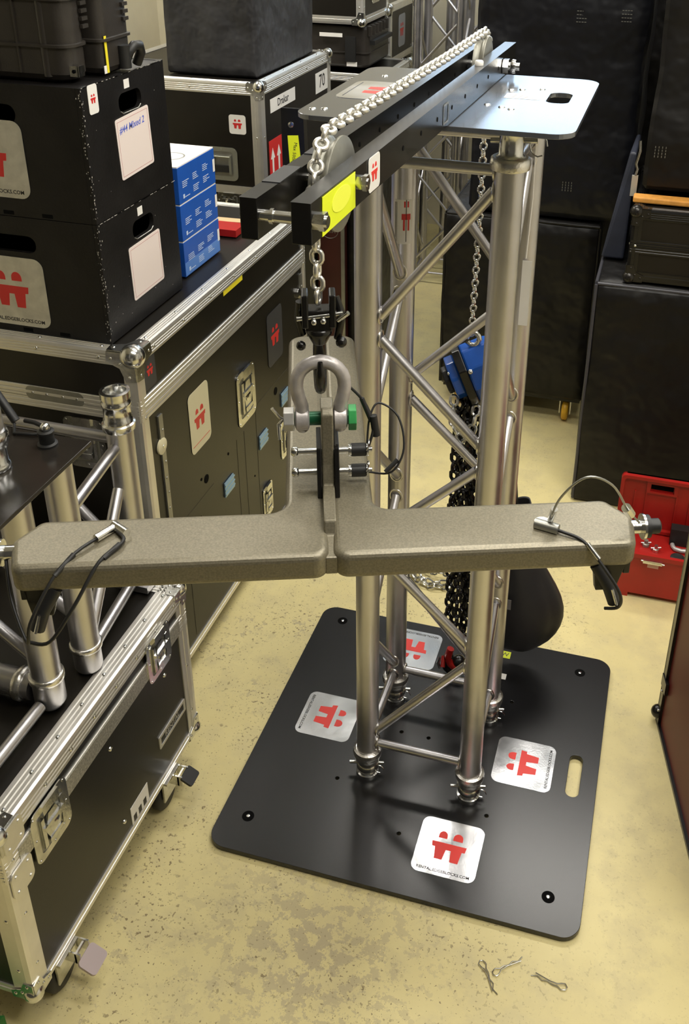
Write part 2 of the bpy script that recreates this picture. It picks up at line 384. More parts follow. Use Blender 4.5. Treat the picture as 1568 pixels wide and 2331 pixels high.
mb(BLK).meshdata(textmesh('1W', .02), frame((.118, .347, TZ+.0006), X3, Y3)).build('printed_text', t_)
mb(WHITE).box(.116, .140, .256, .276, TZ, TZ+.0006).build('grey_tag', bpT)

# ------------------------------------------------------------------ truss tower
H = 0.12
tw = thing('truss_tower', 'upright square aluminium truss tower standing in the middle of the black base plate', 'truss', (0, 0, TZ))
SG = {'A': (-H, -H), 'B': (H, -H), 'C': (-H, H), 'D': (H, H)}
def collar(q, x, y, z, up=1):
    q.lathe((x, y, z), Z3*up, [(0.027, 0), (0.032, 0.002), (0.0335, 0.010), (0.032, 0.020), (0.029, 0.022)], 28)
for k, (x, y) in SG.items():
    mb(ALU).tube((x, y, 0.085), (x, y, 1.475), 0.025, seg=36).build('main_tube', tw)
    q = mb(WELD); collar(q, x, y, 0.092, -1); q.lathe((x, y, 0.070), -Z3, [(0.0285, 0), (0.0285, 0.010), (0.025, 0.013), (0.022, 0.030)], 28)
    q.build('bottom_collar', tw)
    q = mb(CHROME); q.lathe((x, y, TZ), Z3, [(0.0265, 0), (0.0265, 0.006), (0.021, 0.008), (0.021, 0.016), (0.0255, 0.018), (0.0255, 0.030), (0.022, 0.034)], 28)
    cc = q.build('conical_coupler', tw)
    mb(CHROME).tube((x-0.040, y-0.012, 0.044), (x+0.036, y+0.010, 0.040), 0.0042, seg=10).path([(x+.030+.012*math.cos(a), y-.01+.0, .040+.012*math.sin(a)) for a in [i*math.pi/5 for i in range(9)]], 0.0012, 6).build('locking_pin', cc)
    q = mb(WELD); collar(q, x, y, 1.468, 1); q.build('top_collar', tw)
    q = mb(CHROME); q.lathe((x, y, 1.49), Z3, [(0.024, 0), (0.020, 0.004), (0.020, 0.04), (0.024, 0.045), (0.024, 0.0598)], 28); cc = q.build('conical_coupler', tw)
    mb(CHROME).tube((x-.035, y+.005, 1.512), (x+.040, y+.008, 1.516), .0045, seg=10).path([(x+.042+.014*math.cos(a), y+.01, 1.508+.018*math.sin(a)) for a in [i*math.pi/6 for i in range(11)]], 0.0013, 6).build('locking_pin', cc)
def brace(a, b_, za, zb, r=0.010, off=0.0):
    pa = V(*SG[a], za); pb = V(*SG[b_], zb); d = (pb-pa).normalized()
    h = V(d.x, d.y, 0).normalized()
    p0 = pa+h*0.0235; p1 = pb-h*0.0235
    o = mb(ALU).tube(p0, p1, r, seg=18).build('brace', tw)
    for p, dd in ((p0, d), (p1, -d)):
        q = mb(WELD); q.path([p + h.cross(Z3)*0.0135*math.cos(a_) + Z3*0.0165*math.sin(a_) + dd*0.001 for a_ in [i*math.pi/8 for i in range(16)]], 0.0022, 6, close=True)
        q.build('weld_bead', o)
for (a, b_) in (('A', 'B'), ('C', 'D'), ('A', 'C'), ('B', 'D')):
    for z in (1.465, 0.112): brace(a, b_, z, z)
ZN = [1.43, 1.18, 1.135, 0.94, 0.885, 0.70, 0.645, 0.455, 0.395, 0.155]
for (a, b_) in (('B', 'A'), ('D', 'C'), ('A', 'C'), ('D', 'B')):
    pass
def zigzag(a, b_):
    cur = a; oth = b_
    for i in range(0, 10, 2):
        brace(cur, oth, ZN[i], ZN[i+1]); cur, oth = oth, cur
zigzag('B', 'A'); zigzag('C', 'D'); zigzag('A', 'C'); zigzag('D', 'B')
# sticker wrapped on rear-left leg and white tie label on rear-right leg
def wrap(o_parent, x, y, r, a0, a1, z0, z1, m, name, n=10):
    q = mb(m); vs = []
    for k in range(n+1):
        a = math.radians(a0+(a1-a0)*k/n)
        for z in (z0, z1): vs.append((x+r*math.cos(a), y+r*math.sin(a), z))
    q.add(vs, [(2*k, 2*k+2, 2*k+3, 2*k+1) for k in range(n)], True); return q.build(name, o_parent)
ws = wrap(tw, -H, H, 0.0253, -120, -35, 1.24, 1.33, WHITE, 'wrapped_sticker')
for z0, z1, a0, a1, m in ((1.315, 1.327, -75, -68, REDM), (1.315, 1.327, -60, -53, REDM), (1.290, 1.302, -85, -45, REDM), (1.268, 1.290, -78, -70, REDM), (1.268, 1.290, -58, -50, REDM), (1.245, 1.325, -116, -113, BLK), (1.245, 1.325, -109, -107, BLK), (1.245, 1.330, -66, -63, BLK)):
    wrap(ws, -H, H, 0.0256, a0, a1, z0, z1, m, 'printed_bar', 4)
tie = mb(WHITE).path([(H+.012, H-.03, 1.47), (H+.014, H-.032, 1.36), (H+.010, H-.030, 1.24)], 0.0014, 6)
tie.box(H+.004, H+.022, H-.029, H-.0282, 1.10, 1.235); tie.build('hanging_label', tw)

# ------------------------------------------------------------------ top plate
tp = thing('top_plate', 'thin grey-black square plate on top of the truss tower carrying the two steel bars', 'plate', (0.009, -0.018, 1.5505))
PT = 1.5585
mb(mat('dark_satin_plate', (0.22, 0.23, 0.25), 0.19, 0.78, 0.05, 8, 0.02, 300)).meshdata(flatmesh([rrect(-.209, .227, -.236, .199, 0.034, 8), rrect(.155, .194, -.023, .065, .016)], 0.008, 0.0006), Matrix.Translation((0, 0, 1.5505))).build('plate', tp)
q = mb(WHITE).meshdata(flatmesh([rrect(.084, .145, -.008, .033, .002)], 0.0004), Matrix.Translation((0, 0, PT))).build('white_label', tp)
for i in range(3): mb(BLK).box(.091, .137 - .008*i, .001+.008*i, .0025+.008*i, PT+.0004, PT+.0006).build('printed_line', q)
sticker(tp, (-.124, -.023, PT), -Y3, X3, .15, .13, SILV, REDB, text=False, r=.02)
mb(BLK).box(-.178, -.1765, -.082, .036, PT+.0006, PT+.0008).build('printed_line', tp)
for x, y in ((-.192, -.190), (-.174, -.184), (.104, .068), (.086, .060), (.137, .082), (.111, -.092), (.094, -.082), (.068, -.070), (-.158, .109), (-.070, .129)):
    mb(CHROME).lathe((x, y, PT), Z3, [(0.006, 0), (0.005, 0.0015), (0.003, 0.002)], 10).build('bolt', tp)

# ------------------------------------------------------------------ pulley beam (two bars)
bmT = thing('pulley_beam', 'pair of parallel black steel bars with a pulley wheel at each end on the top plate', 'lifting beam', (0, -0.25, 1.55))
def bx(y): return (y+.792)*.027          # slight skew of the beam
A0, A1 = -.792, .285
for x0, x1 in ((-.0530, -.0335), (.0030, .0250)):
    q = mb(BSTEEL)
    pts = [V(x0+bx(A0), A0, 1.559), V(x1+bx(A0), A0, 1.559), V(x1+bx(A1), A1, 1.559), V(x0+bx(A1), A1, 1.559)]
    q.add(pts+[p+V(0, 0, .0450) for p in pts], [(0, 3, 2, 1), (0, 1, 5, 4), (1, 2, 6, 5), (2, 3, 7, 6), (3, 0, 4, 7)])
    q.mat(BEAMTOP).add([p+V(0, 0, .0451) for p in pts], [(0, 1, 2, 3)])
    br = q.build('steel_bar', bmT, 0.0012)
    # bolt holes along the outer face
    for i in range(9):
        y = -.47+.085*i
        mb(HOLE).lathe((x1+bx(y)-.0005 if x0 > 0 else x1+bx(y)-.0005, y, 1.582), X3, [(0.0030, 0), (0.0035, 0.001)], 10).build('bolt_hole', br)
for y, dz in ((-.70, 1.6042), (-.58, 1.6042)):
    mb(BRUB).box(-.0535+bx(y), -.033+bx(y), y-.035, y+.030, dz-.0005, dz+.0008).build('black_tape', bmT)
# spacer rod and bolts
def hexnut(q, p, d, r, L):
    return q.lathe(p, d, [(r, 0), (r, L)], 6, False)
q = mb(CHROME).tube((-.054, -.783, 1.584), (.040, -.783, 1.584), .0065, seg=18).tube((-.022, -.783, 1.584), (-.018, -.783, 1.584), .0085, seg=18)
hexnut(q, (.0252, -.783, 1.584), X3, .0095, .0065); hexnut(q, (.0318, -.783, 1.584), X3, .0105, .006)
q.build('spacer_bolt', bmT)
PY, PZ = -.618, 1.573
q = mb(CHROME).tube((-.045, PY, PZ), (.0275, PY, PZ), .008, seg=16); q.build('axle_bolt', bmT)
q = mb(CHROME).tube((-.055, -.652, 1.588), (.043, -.652, 1.588), .0050, seg=16); hexnut(q, (.029, -.652, 1.588), X3, .0085, .007); hexnut(q, (.037, -.652, 1.588), X3, .0100, .005); hexnut(q, (-.050, -.652, 1.588), -X3, .0085, .006)
q.build('guide_bolt', bmT)
PY2, PZ2 = .165, 1.580
q = mb(CHROME).tube((-.025, PY2, PZ2), (.082, PY2, PZ2), .007, seg=16); hexnut(q, (.052, PY2, PZ2), X3, .014, .010); q.lathe((.066, PY2, PZ2), X3, [(.011, 0), (.013, .003), (.012, .009)], 16); q.build('axle_bolt', bmT)
def pulley(xc, y, z, r, w, nm):
    q = mb(OLIVE); F = (xc-w/2, y, z)
    q.lathe(F, X3, [(.012, 0), (r*.80, 0), (r, .002), (r, .005), (r*.86, w/2), (r, w-.005), (r, w-.002), (r*.80, w), (.012, w)], 48)
    o = q.build(nm, bmT)
    mb(CHROME).lathe((xc-w/2-.001, y, z), X3, [(.016, 0), (.016, w+.002)], 20).build('hub', o)
    return o
pulley(-.0115, PY, PZ, .056, .026, 'pulley_wheel'); pulley(.0125, PY2, PZ2, .050, .024, 'pulley_wheel')
q = mb(WHITE).lathe((.034, .02, 1.6042), Z3, [(.0075, 0), (.0075, .006), (.006, .008)], 14); q.build('pale_plug', bmT)
# labels on the outer bar
lx = .0252
SK = V(.027, 1, 0); sx0 = .0250+.792*.027
yl = mb(YEL); yl.prism([(-.764, 1.560), (-.660, 1.561), (-.660, 1.602), (-.762, 1.602)], .0006, frame((sx0+.0004, 0, 0), SK, Z3)); yo = yl.build('fluorescent_label', bmT)
mb(YEL2).prism([(-.706+.030*math.cos(a*math.pi/12), 1.585+.013*math.sin(a*math.pi/12)) for a in range(24)], .0004, frame((sx0+.0011, 0, 0), SK, Z3)).build('yellow_blob', yo)
sticker(bmT, (sx0-.592*.027+.0006, -.592, 1.583), SK, Z3, .042, .042, WHITE, REDB, text=False, r=.006, ms=0.85)
mb(EXTRD).meshdata(flatmesh([rrect(-.268,-.238,1.566,1.596,.002), rrect(-.265,-.241,1.569,1.593,.001)], .0004), frame((sx0+.0004, 0, 0), SK, Z3)).build('engraved_plate', bmT)

# ------------------------------------------------------------------ chains
def resample(pts, step):
    pts = [V(p) for p in pts]; out = [pts[0].copy()]; acc = 0; prev = pts[0].copy()
    for p in pts[1:]:
        d = (p-prev).length
        while acc+d >= step:
            t = (step-acc)/d; prev = prev.lerp(p, t); out.append(prev.copy()); d = (p-prev).length; acc = 0
        acc += d; prev = p.copy()
    return out
def link(q, c, t, side, L, Wd, r, seg=6, n=12):
    "one oval link: centre c, length axis t, width axis side"
    pts = []; hl = L/2-Wd/2; R = Wd/2-r
    for k in range(n):
        a = 2*math.pi*(k+.5)/n; x = R*math.cos(a); y = R*math.sin(a)+(hl if math.sin(a) > 0 else -hl)
        pts.append(c+side*x+t*y)
    q.path(pts, r, seg, close=True)
def chain(q, pts, pitch, Wd, r, up, seg=6, n=12, twist=0.0):
    P = resample(pts, pitch); L = pitch+2*r
    for i in range(len(P)-1):
        t = (P[i+1]-P[i]).normalized(); c = (P[i]+P[i+1])/2
        u = (V(up)-t*V(up).dot(t))
        u = u.normalized() if u.length > 1e-4 else t.orthogonal().normalized()
        s = t.cross(u).normalized()
        a = math.radians(twist + (90 if i % 2 else 0)); side = (u*math.cos(a)+s*math.sin(a)).normalized()
        link(q, c, t, side, L+.0*r, Wd, r, seg, n)
xch = -.0115
R1 = .067
pts = [(-.0095, PY-R1+.003, 1.447)] + [(-.010, PY-R1+.003, 1.50), (-.011, PY-R1+.002, 1.55)]
for k in range(0, 9):
    a = math.radians(180-10.5*k); pts.append((xch, PY+R1*math.cos(a), PZ+R1*math.sin(a)))
pts.append((-.006, -.40, PZ+R1-.004)); pts.append((.003, -.10, PZ+R1-.006)); pts.append((.0125, PY2, PZ2+.058))
for k in range(1, 9): a = math.radians(90-11*k); pts.append((.0125, PY2+.058*math.cos(a), PZ2+.058*math.sin(a)))
pts += [(.0125, PY2+.059, 1.54)]
nf = 3+1
q = mb(IVORY); chain(q, pts[:4], .0165, .0190, .0031, X3, 8, 16, 90); chain(q, pts[3:], .0145, .0200, .0032, X3, 8, 16, 15)
ch = q.build('lifting_chain')
tag(ch, 'bright steel chain running over the pulley wheels between the two black bars', 'chain'); base_at(ch, (0, -.25, 1.6))
# ------------------------------------------------------------------ clutch hook and shackle
SX, SY = -.009, -.683
TH = math.radians(20.5); U = V(math.cos(TH), math.sin(TH), 0); VV = V(-math.sin(TH), math.cos(TH), 0)
hk = thing('lifting_hook', 'glossy black chain clutch and long hook hanging above the grey shackle', 'hook', (SX, SY, 1.4500))
q = mb(BSTEEL)
F = frame((SX, SY, 0), U, VV)
q.box(-.016, .016, -.012, .012, 1.4150, 1.4420, F); q.box(-.020, -.012, -.014, .014, 1.4200, 1.4620, F); q.box(.012, .020, -.014, .014, 1.4200, 1.4620, F)
q.lathe(F @ V(0, 0, 1.4170), -Z3, [(.014, 0), (.016, .006), (.011, .016), (.008, .022)], 16)
q.build('clutch_body', hk, .002)
q = mb(BSTEEL)
q.path([F @ V(-.022, 0, 1.4500), F @ V(-.024, .004, 1.4250), F @ V(-.020, .006, 1.4050)], .005, 8).path([F @ V(.020, 0, 1.4550), F @ V(.027, -.006, 1.4350), F @ V(.022, .004, 1.4000)], .005, 8)
q.sphere(F @ V(-.022, -.005, 1.3950), .006, 10, 6).sphere(F @ V(.026, -.004, 1.3980), .007, 10, 6).build('clutch_prong', hk)
mb(CHROME).tube(F @ V(-.026, -.010, 1.4320), F @ V(.028, -.010, 1.4380), .0032, seg=10).tube(F @ V(.022, -.012, 1.4300), F @ V(.034, -.018, 1.4420), .0028, seg=8).sphere(F @ V(-.006, -.014, 1.4290), .004, 8, 6).sphere(F @ V(.005, -.014, 1.4300), .004, 8, 6).build('clutch_pin', hk)
hp = []
for k in range(0, 15):
    a = math.radians(95-21*k); hp.append((.024*math.cos(a), 1.370+.034*math.sin(a)))
pp = [F @ V(0, 0, 1.410)] + [F @ V(0, y, z) for y, z in hp]
rd = [.0062]+[.0062+.0022*math.sin(math.pi*min(1, k/11)) for k in range(15)]; rd[-1] = .003; rd[-2] = .005
mb(BSTEEL).path(pp, .01, 12, rads=rd).build('hook_body', hk)
mb(BSTEEL).path([F @ V(0, .008, 1.404), F @ V(0, .026, 1.385), F @ V(0, .022, 1.358)], .003, 8).build('safety_latch', hk)

sh = thing('bow_shackle', 'grey galvanised bow shackle with green pin head joining the black hook and the cross beam', 'shackle', (SX, SY, 1.292))
PZs = 1.292
bp_ = [(-.0235, PZs-.008), (-.0235, PZs+.010), (-.0235, PZs+.018), (-.027, PZs+.030), (-.0295, PZs+.044)]
for k in range(0, 11):
    a = math.radians(170-16*k); bp_.append((.0290*math.cos(a), PZs+.050+.0290*math.sin(a)))
bp_ += [(.0295, PZs+.044), (.027, PZs+.030), (.0235, PZs+.018), (.0235, PZs+.010), (.0235, PZs-.008)]
q = mb(SHK).path([F @ V(x, 0, z) for x, z in bp_], .0082, 14, rads=[.0085]*3+[.0084]*15+[.0085]*3) if len(bp_) == 21 else mb(SHK).path([F @ V(x, 0, z) for x, z in bp_], .0084, 14)
for s_ in (-1, 1): q.lathe(F @ V(s_*.0235-.009, 0, PZs), U, [(.010, 0), (.0145, .002), (.0145, .016), (.010, .018)], 24).sphere(F @ V(s_*.0235, 0, PZs-.011), .0085, 12, 8)
q.build('bow', sh)
mb(DGREEN).tube(F @ V(-.033, 0, PZs), F @ V(.034, 0, PZs), .0088, seg=20).build('pin', sh)
hexnut(mb(NUT), F @ V(-.0335, 0, PZs), -U, .0150, .013).build('hex_nut', sh, .001)
hexnut(mb(GREEN), F @ V(.0335, 0, PZs), U, .0165, .010).build('green_pin_head', sh, .001)
mb(CHROME).path([F @ V(-.047, 0, PZs), F @ V(-.052, -.001, PZs+.004), F @ V(-.060, -.004, PZs+.018)], .0022, 8).path([F @ V(-.047, 0, PZs), F @ V(-.053, -.006, PZs-.004), F @ V(-.052, -.012, PZs-.022)], .0022, 8).build('cotter_pin', sh)

# ------------------------------------------------------------------ T-shaped cross beam
cb = thing('cross_beam', 'bronze-grey T-shaped steel spreader beam hanging level from the shackle in the foreground', 'spreader beam', (SX+.007*U.x, SY+.007*U.y, 1.165))
FT = frame((SX+.007*U.x, SY+.007*U.y, 0), U, VV)
def tp_panel(s_, nm):
    P_ = [(.011, -.148), (.352, -.148), (.362, -.105), (.340, -.072), (.046, -.072), (.046, .433), (.011, .433)]
    rr = [.010, .006, .006, .006, .030, .014, .006]
    P_ = [(s_*x, y) for x, y in P_]
    if s_ < 0: P_.reverse(); rr.reverse()
    if s_ < 0: P_ = P_
    o = mb(TPAINT).meshdata(flatmesh([roundpoly(P_, rr)], .036, .0085), FT @ Matrix.Translation((0, 0, 1.164)), True).build(nm, cb)
    return o
for s_ in (1, -1):
    o = tp_panel(s_, 'folded_panel')
    me = o.data
    for p in me.polygons: p.use_smooth = abs(p.normal.z) < 0.99 and p.area < 2e-4
q = mb(TPAINT); FS = frame(FT @ V(-.0075, 0, 0), VV, Z3)
q.prism([(-.150, 1.168), (.430, 1.168), (.430, 1.196), (.055, 1.196), (.050, 1.205), (.034, 1.245), (.026, 1.305), (.018, 1.312), (-.010, 1.312), (-.018, 1.305), (-.026, 1.240), (-.034, 1.215), (-.105, 1.212), (-.112, 1.196), (-.150, 1.192)], .015, FS)
q.build('suspension_plate', cb, .002)
q = mb(BSTEEL)
for x0, x1 in ((-.0140, -.0080), (.0080, .0140)):
    q.prism([(-.042, 1.2), (.058, 1.2), (.050, 1.235), (.030, 1.262), (-.024, 1.262), (-.036, 1.225)], x1-x0, frame(FT @ V(x0, 0, 0), VV, Z3))
q.build('cheek_plate', cb, .001)
for s_ in (1, -1):
    q = mb(BSTEEL)
    q.box(s_*.352-.003, s_*.352+.005, -.150, -.085, 1.150, 1.192, FT)
    q.prism([(0, 0), (.040, 0), (.030, -.040), (.006, -.040)], .010, frame(FT @ V(s_*.332-.02, -.140, 1.166), U, Z3))
    q.build('end_bracket', cb, .001)
    ep = mb(CHROME); ep.tube(FT @ V(s_*.350, -.112, 1.190), FT @ V(s_*.384, -.112, 1.190), .0085, seg=18); ep.mat(BRUB).lathe(FT @ V(s_*.382, -.112, 1.190), U*s_, [(.0145, 0), (.0145, .006), (.0095, .007), (.0095, .018), (.007, .020)], 20)
    ep.mat(CHROME).lathe(FT @ V(s_*.379, -.112, 1.190), U*s_, [(.016, 0), (.016, .003)], 20).build('end_pin', cb)
    hdl = mb(BRUB).path([FT @ V(s_*.315, -.150, 1.166), FT @ V(s_*.330, -.160, 1.142), FT @ V(s_*.338, -.166, 1.120)], .0085, 12); hdl.mat(CHROME).tube(FT @ V(s_*.332, -.1685, 1.142), FT @ V(s_*.338, -.1745, 1.122), .002, seg=6); hdl.build('pin_handle', cb)

# quick-release pins through the suspension plate
def qpin(z, lab, group=None):
    t = thing('quick_release_pin', lab, 'locking pin', FT @ V(0, -.004, z))
    y = -.004
    mb(CHROME).tube(FT @ V(-.040, y, z), FT @ V(.034, y, z), .0046, seg=16).lathe(FT @ V(-.046, y, z), U, [(.004, 0), (.0062, .003), (.0062, .007), (.0046, .009)], 14).build('pin_shaft', t)
    mb(BRUB).lathe(FT @ V(.030, y, z), U, [(.0085, 0), (.0085, .018), (.0070, .019)], 20).build('grip', t)
    mb(CHROME).lathe(FT @ V(.026, y, z), U, [(.0078, 0), (.0082, .002), (.0078, .004)], 18).lathe(FT @ V(.049, y, z), U, [(.0088, 0), (.0088, .0025)], 18).tube(FT @ V(.050, y, z), FT @ V(.056, y, z), .0035, seg=12).build('collar', t)
    mb(CHROME).path([FT @ V(.050+.002*math.sin(a), y-.004+.006*math.cos(a), z+.008+.007*math.sin(a)) for a in [i*math.pi/6 for i in range(12)]], .0010, 5, close=True).build('split_ring', t)
    return t
qpin(1.247, 'upper black-gripped locking pin through the suspension plate below the shackle')
qpin(1.216, 'lower black-gripped locking pin through the suspension plate below the shackle')
def cable(pts, r, lab, clips=(), name='wire_lanyard', col=BRUB):
    pts = [V(p) for p in pts]
    # smooth with Catmull-Rom
    out = []
    for i in range(len(pts)-1):
        p0 = pts[max(i-1, 0)]; p1 = pts[i]; p2 = pts[i+1]; p3 = pts[min(i+2, len(pts)-1)]
        for k in range(6):
            t = k/6; out.append(0.5*((2*p1)+(p2-p0)*t+(2*p0-5*p1+4*p2-p3)*t*t+(3*p1-p0-3*p2+p3)*t**3))
    out.append(pts[-1])
    t = thing(name, lab, 'lanyard', pts[0])
    mb(col).path(out, r, 8).build('cable', t)
    for (a, b_, rr, m) in clips: mb(m).tube(a, b_, rr, seg=12).build('crimp_sleeve', t)
    return t
T_ = lambda x, y, z: FT @ V(x, y, z)
cable([T_(.050, -.002, 1.255), T_(.054, .01, 1.285), T_(.066, .02, 1.300), T_(.090, .01, 1.285), T_(.096, -.01, 1.250), T_(.080, -.02, 1.222), T_(.052, -.006, 1.214)], .0014,
      'thin black wire loop joining the two locking pins under the shackle', [(T_(.088, -.014, 1.236), T_(.072, -.02, 1.222), .003, BRUB), (T_(.058, .006, 1.29), T_(.062, .004, 1.262), .005, BRUB)])
cable([T_(.028, .012, 1.330), T_(.048, .012, 1.305), T_(.058, .004, 1.276), T_(.052, -.004, 1.252)], .0018, 'short black cord running from behind the shackle down to the upper locking pin', [(T_(.044, .012, 1.312), T_(.056, .006, 1.282), .0032, BRUB)])
# lanyards at the right and left beam ends
cable([T_(.262, -.118, 1.204), T_(.262, -.150, 1.262), T_(.285, -.165, 1.300), T_(.318, -.160, 1.285), T_(.350, -.135, 1.232), T_(.372, -.120, 1.202)], .0014,
      'thin grey wire arched over the right end of the cross beam to its end pin', [(T_(.347, -.136, 1.236), T_(.356, -.130, 1.222), .006, CHROME), (T_(.262, -.121, 1.212), T_(.262, -.133, 1.236), .004, CHROME), (T_(.255, -.112, 1.2005), T_(.255, -.112, 1.2035), .010, WHITE)], col=EXTRD)
cable([T_(.256, -.122, 1.2035), T_(.275, -.135, 1.2035), T_(.296, -.150, 1.200), T_(.315, -.170, 1.180), T_(.335, -.185, 1.150), T_(.338, -.180, 1.125), T_(.325, -.170, 1.115)], .0020,
      'black wire with flat grey clip over the right front edge of the cross beam', [(T_(.245, -.116, 1.2045), T_(.270, -.131, 1.2045), .0065, EXTRD), (T_(.300, -.153, 1.199), T_(.312, -.166, 1.186), .003, CHROME)])
cable([T_(-.262, -.100, 1.2035), T_(-.290, -.135, 1.2035), T_(-.312, -.165, 1.190), T_(-.336, -.190, 1.150), T_(-.345, -.185, 1.118), T_(-.366, -.150, 1.150), T_(-.376, -.115, 1.185)], .0020,
      'black wire loop draped over the left front edge of the cross beam', [(T_(-.255, -.092, 1.2045), T_(-.272, -.112, 1.2045), .005, CHROME), (T_(-.292, -.138, 1.203), T_(-.310, -.162, 1.192), .0032, BRUB)])
cable([T_(-.250, -.098, 1.2035), T_(-.240, -.118, 1.2035), T_(-.262, -.150, 1.200), T_(-.290, -.178, 1.160), T_(-.320, -.185, 1.118), T_(-.345, -.178, 1.112)], .0022,
      'second black wire loop with a square clip on the left end of the cross beam', [(T_(-.256, -.086, 1.2045), T_(-.238, -.104, 1.2045), .0055, CHROME), (T_(-.243, -.124, 1.204), T_(-.258, -.146, 1.201), .0034, BRUB)])
# ------------------------------------------------------------------ blue chain hoist inside the tower
HX, HY = .006, .224
ho = thing('chain_hoist', 'blue manual chain hoist with black frame hanging behind the front right tower leg', 'hoist', (HX, HY, .80))
q = mb(HBLUE)
_hx = V(.84, .33, .36).normalized(); _hy = V(-.36, .93, 0).normalized(); _hy = (_hy-_hx*_hy.dot(_hx)).normalized(); FH = frame((HX+.004, HY, .915), _hx, _hy)
def slab(q, x0, x1, poly): q.prism(poly, x1-x0, FH @ Matrix(((0, 0, 1, x0), (1, 0, 0, 0), (0, 1, 0, 0), (0, 0, 0, 1))))
octo = lambda r: [(r*math.cos(math.radians(22.5+45*k)), r*math.sin(math.radians(22.5+45*k))) for k in range(8)]
slab(q, -.046, -.024, octo(.050)); q.build('gear_cover', ho, .004)
q = mb(HBLUE); slab(q, -.006, .058, [(-.05, .030), (-.01, .058), (.05, .046), (.062, -.02), (.020, -.070), (-.03, -.062), (-.055, -.02)]); q.build('hand_wheel_cover', ho, .005)
q = mb(BSTEEL); slab(q, -.024, -.006, [(-.056, .035), (-.022, .070), (.022, .070), (.056, .035), (.056, -.035), (.02, -.078), (-.02, -.078), (-.056, -.035)]); q.build('side_frame', ho, .002)
q = mb(BRUB); slab(q, -.060, -.046, octo(.032)); q.build('end_cap', ho, .004)
mb(CHROME).sphere(FH @ V(.0, -.054, .028), .006, 10, 8).sphere(FH @ V(-.045, -.03, .03), .004, 8, 6).build('bolt', ho)
mb(CHROME).path([V(HX+.006+.014*math.cos(a), HY, .994+.016*math.sin(a)) for a in [i*math.pi/6 for i in range(-5, 7)]], .006, 8).build('top_hook', ho)
q = mb(CHROME); chain(q, [(HX+.002, HY, 1.0), (HX+.006, HY, 1.25), (.0125, HY+.001, 1.53)], .0145, .0175, .0026, X3, 6, 12, 30)
tag(base_at(q.build('load_chain'), (HX, HY, 1.0)), 'thin steel chain rising from the blue hoist to the rear pulley', 'chain')
# hand chain: black strands hanging in the tower
q = mb(BSTEEL); random.seed(3)
for i, (dx, dy, zb) in enumerate(((-.020, -.01, .20), (-.006, .014, .13), (.006, -.014, .16), (.018, .010, .14), (.030, -.006, .22), (-.014, .03, .28), (.012, .032, .18), (.036, .02, .34))):
    n_ = 7; P_ = [(HX+dx*(.6 if k == 0 else 1)+random.uniform(-.003, .003), HY+dy+random.uniform(-.003, .003), .845-(.845-zb)*k/(n_-1)) for k in range(n_)]
    chain(q, P_, .0235, .026, .0045, X3, 6, 10, 20+31*i)
tag(base_at(q.build('hand_chain'), (HX, HY, .16)), 'bundle of black chain strands hanging below the blue hoist', 'chain')
q = mb(GALV); chain(q, [(-.02, HY-.02, .86), (-.012, HY-.05, .80), (.010, HY-.055, .765), (.030, HY-.05, .79), (.034, HY-.02, .85)], .0225, .024, .0036, X3, 6, 12, 0)
tag(base_at(q.build('chain_loop'), (0, HY, .77)), 'small loop of bright chain under the blue hoist', 'chain')
rh = thing('red_hook', 'red and black load hook resting at the back of the base plate inside the tower', 'hook', (-.012, .232, TZ))
mb(REDP).path([(-.004, .232, .105), (-.010, .230, .080), (-.004, .228, .060), (.012, .226, .048)], .0095, 10).tube((-.022, .236, .072), (-.020, .216, .052), .006, seg=10).build('latch', rh)
mb(BSTEEL).path([(.004+.026*math.cos(a), .236, .052+.027*math.sin(a)) for a in [math.radians(100+24*k) for k in range(11)]], .0095, 10).sphere((.018, .238, .062), .018, 12, 8).build('hook_body', rh)
mb(CHROME).path([(-.03, .225, .075), (-.034, .222, .058), (-.028, .220, .044)], .004, 8).build('spring', rh)

# chain bag
bg_ = thing('chain_bag', 'sagging black fabric chain bag hanging behind the rear right tower leg', 'bag', (.165, .31, .03))
q = mb(mat('bag_fabric', (0.016, 0.015, 0.016), 0.55, 0, 0.2, 10, 0.3, 40)); rings = []; N = 40
for i, (z, r, ox) in enumerate(((.070, .012, -.030), (.068, .040, -.025), (.080, .066, -.015), (.110, .086, -.004), (.160, .100, .004), (.215, .102, .004), (.265, .090, -.004), (.315, .070, -.016), (.370, .055, -.028), (.44, .047, -.035), (.50, .044, -.04), (.502, .038, -.04), (.46, .036, -.04), (.40, .036, -.038))):
    rg = []
    for k in range(N):
        a = 2*math.pi*k/N; f_ = 1+.035*math.sin(5*a+i*.35)+.02*math.sin(9*a-i*.5)
        rg.append(V(.160+ox+r*f_*math.cos(a), .318+r*.75*f_*math.sin(a), z+.022+(.012*math.sin(2*a) if i > 8 else 0)))
    rings.append(rg)
q.ring_loft(rings, True); bo = q.build('fabric_body', bg_); sb_ = bo.modifiers.new('smooth', 'SUBSURF'); sb_.levels = 1; sb_.render_levels = 1
mb(BRUB).path([(.125, .318, .50), (.115, .30, .62), (.085, .275, .76), (.052, .255, .875)], .006, 8).build('hanging_strap', bg_)
q = mb(GALV); chain(q, [(.095, .248, .33), (.108, .240, .36), (.118, .245, .39), (.128, .255, .43)], .0145, .0175, .0026, X3, 6, 10, 20)
tag(base_at(q.build('chain_tail'), (.12, .26, .30)), 'short bright chain end lying at the mouth of the black chain bag', 'chain')
mb(mat('bag_patch', (.16, .15, .15), .5)).box(.098, .140, .2385, .2395, .262, .292, None).build('grey_patch', bg_)

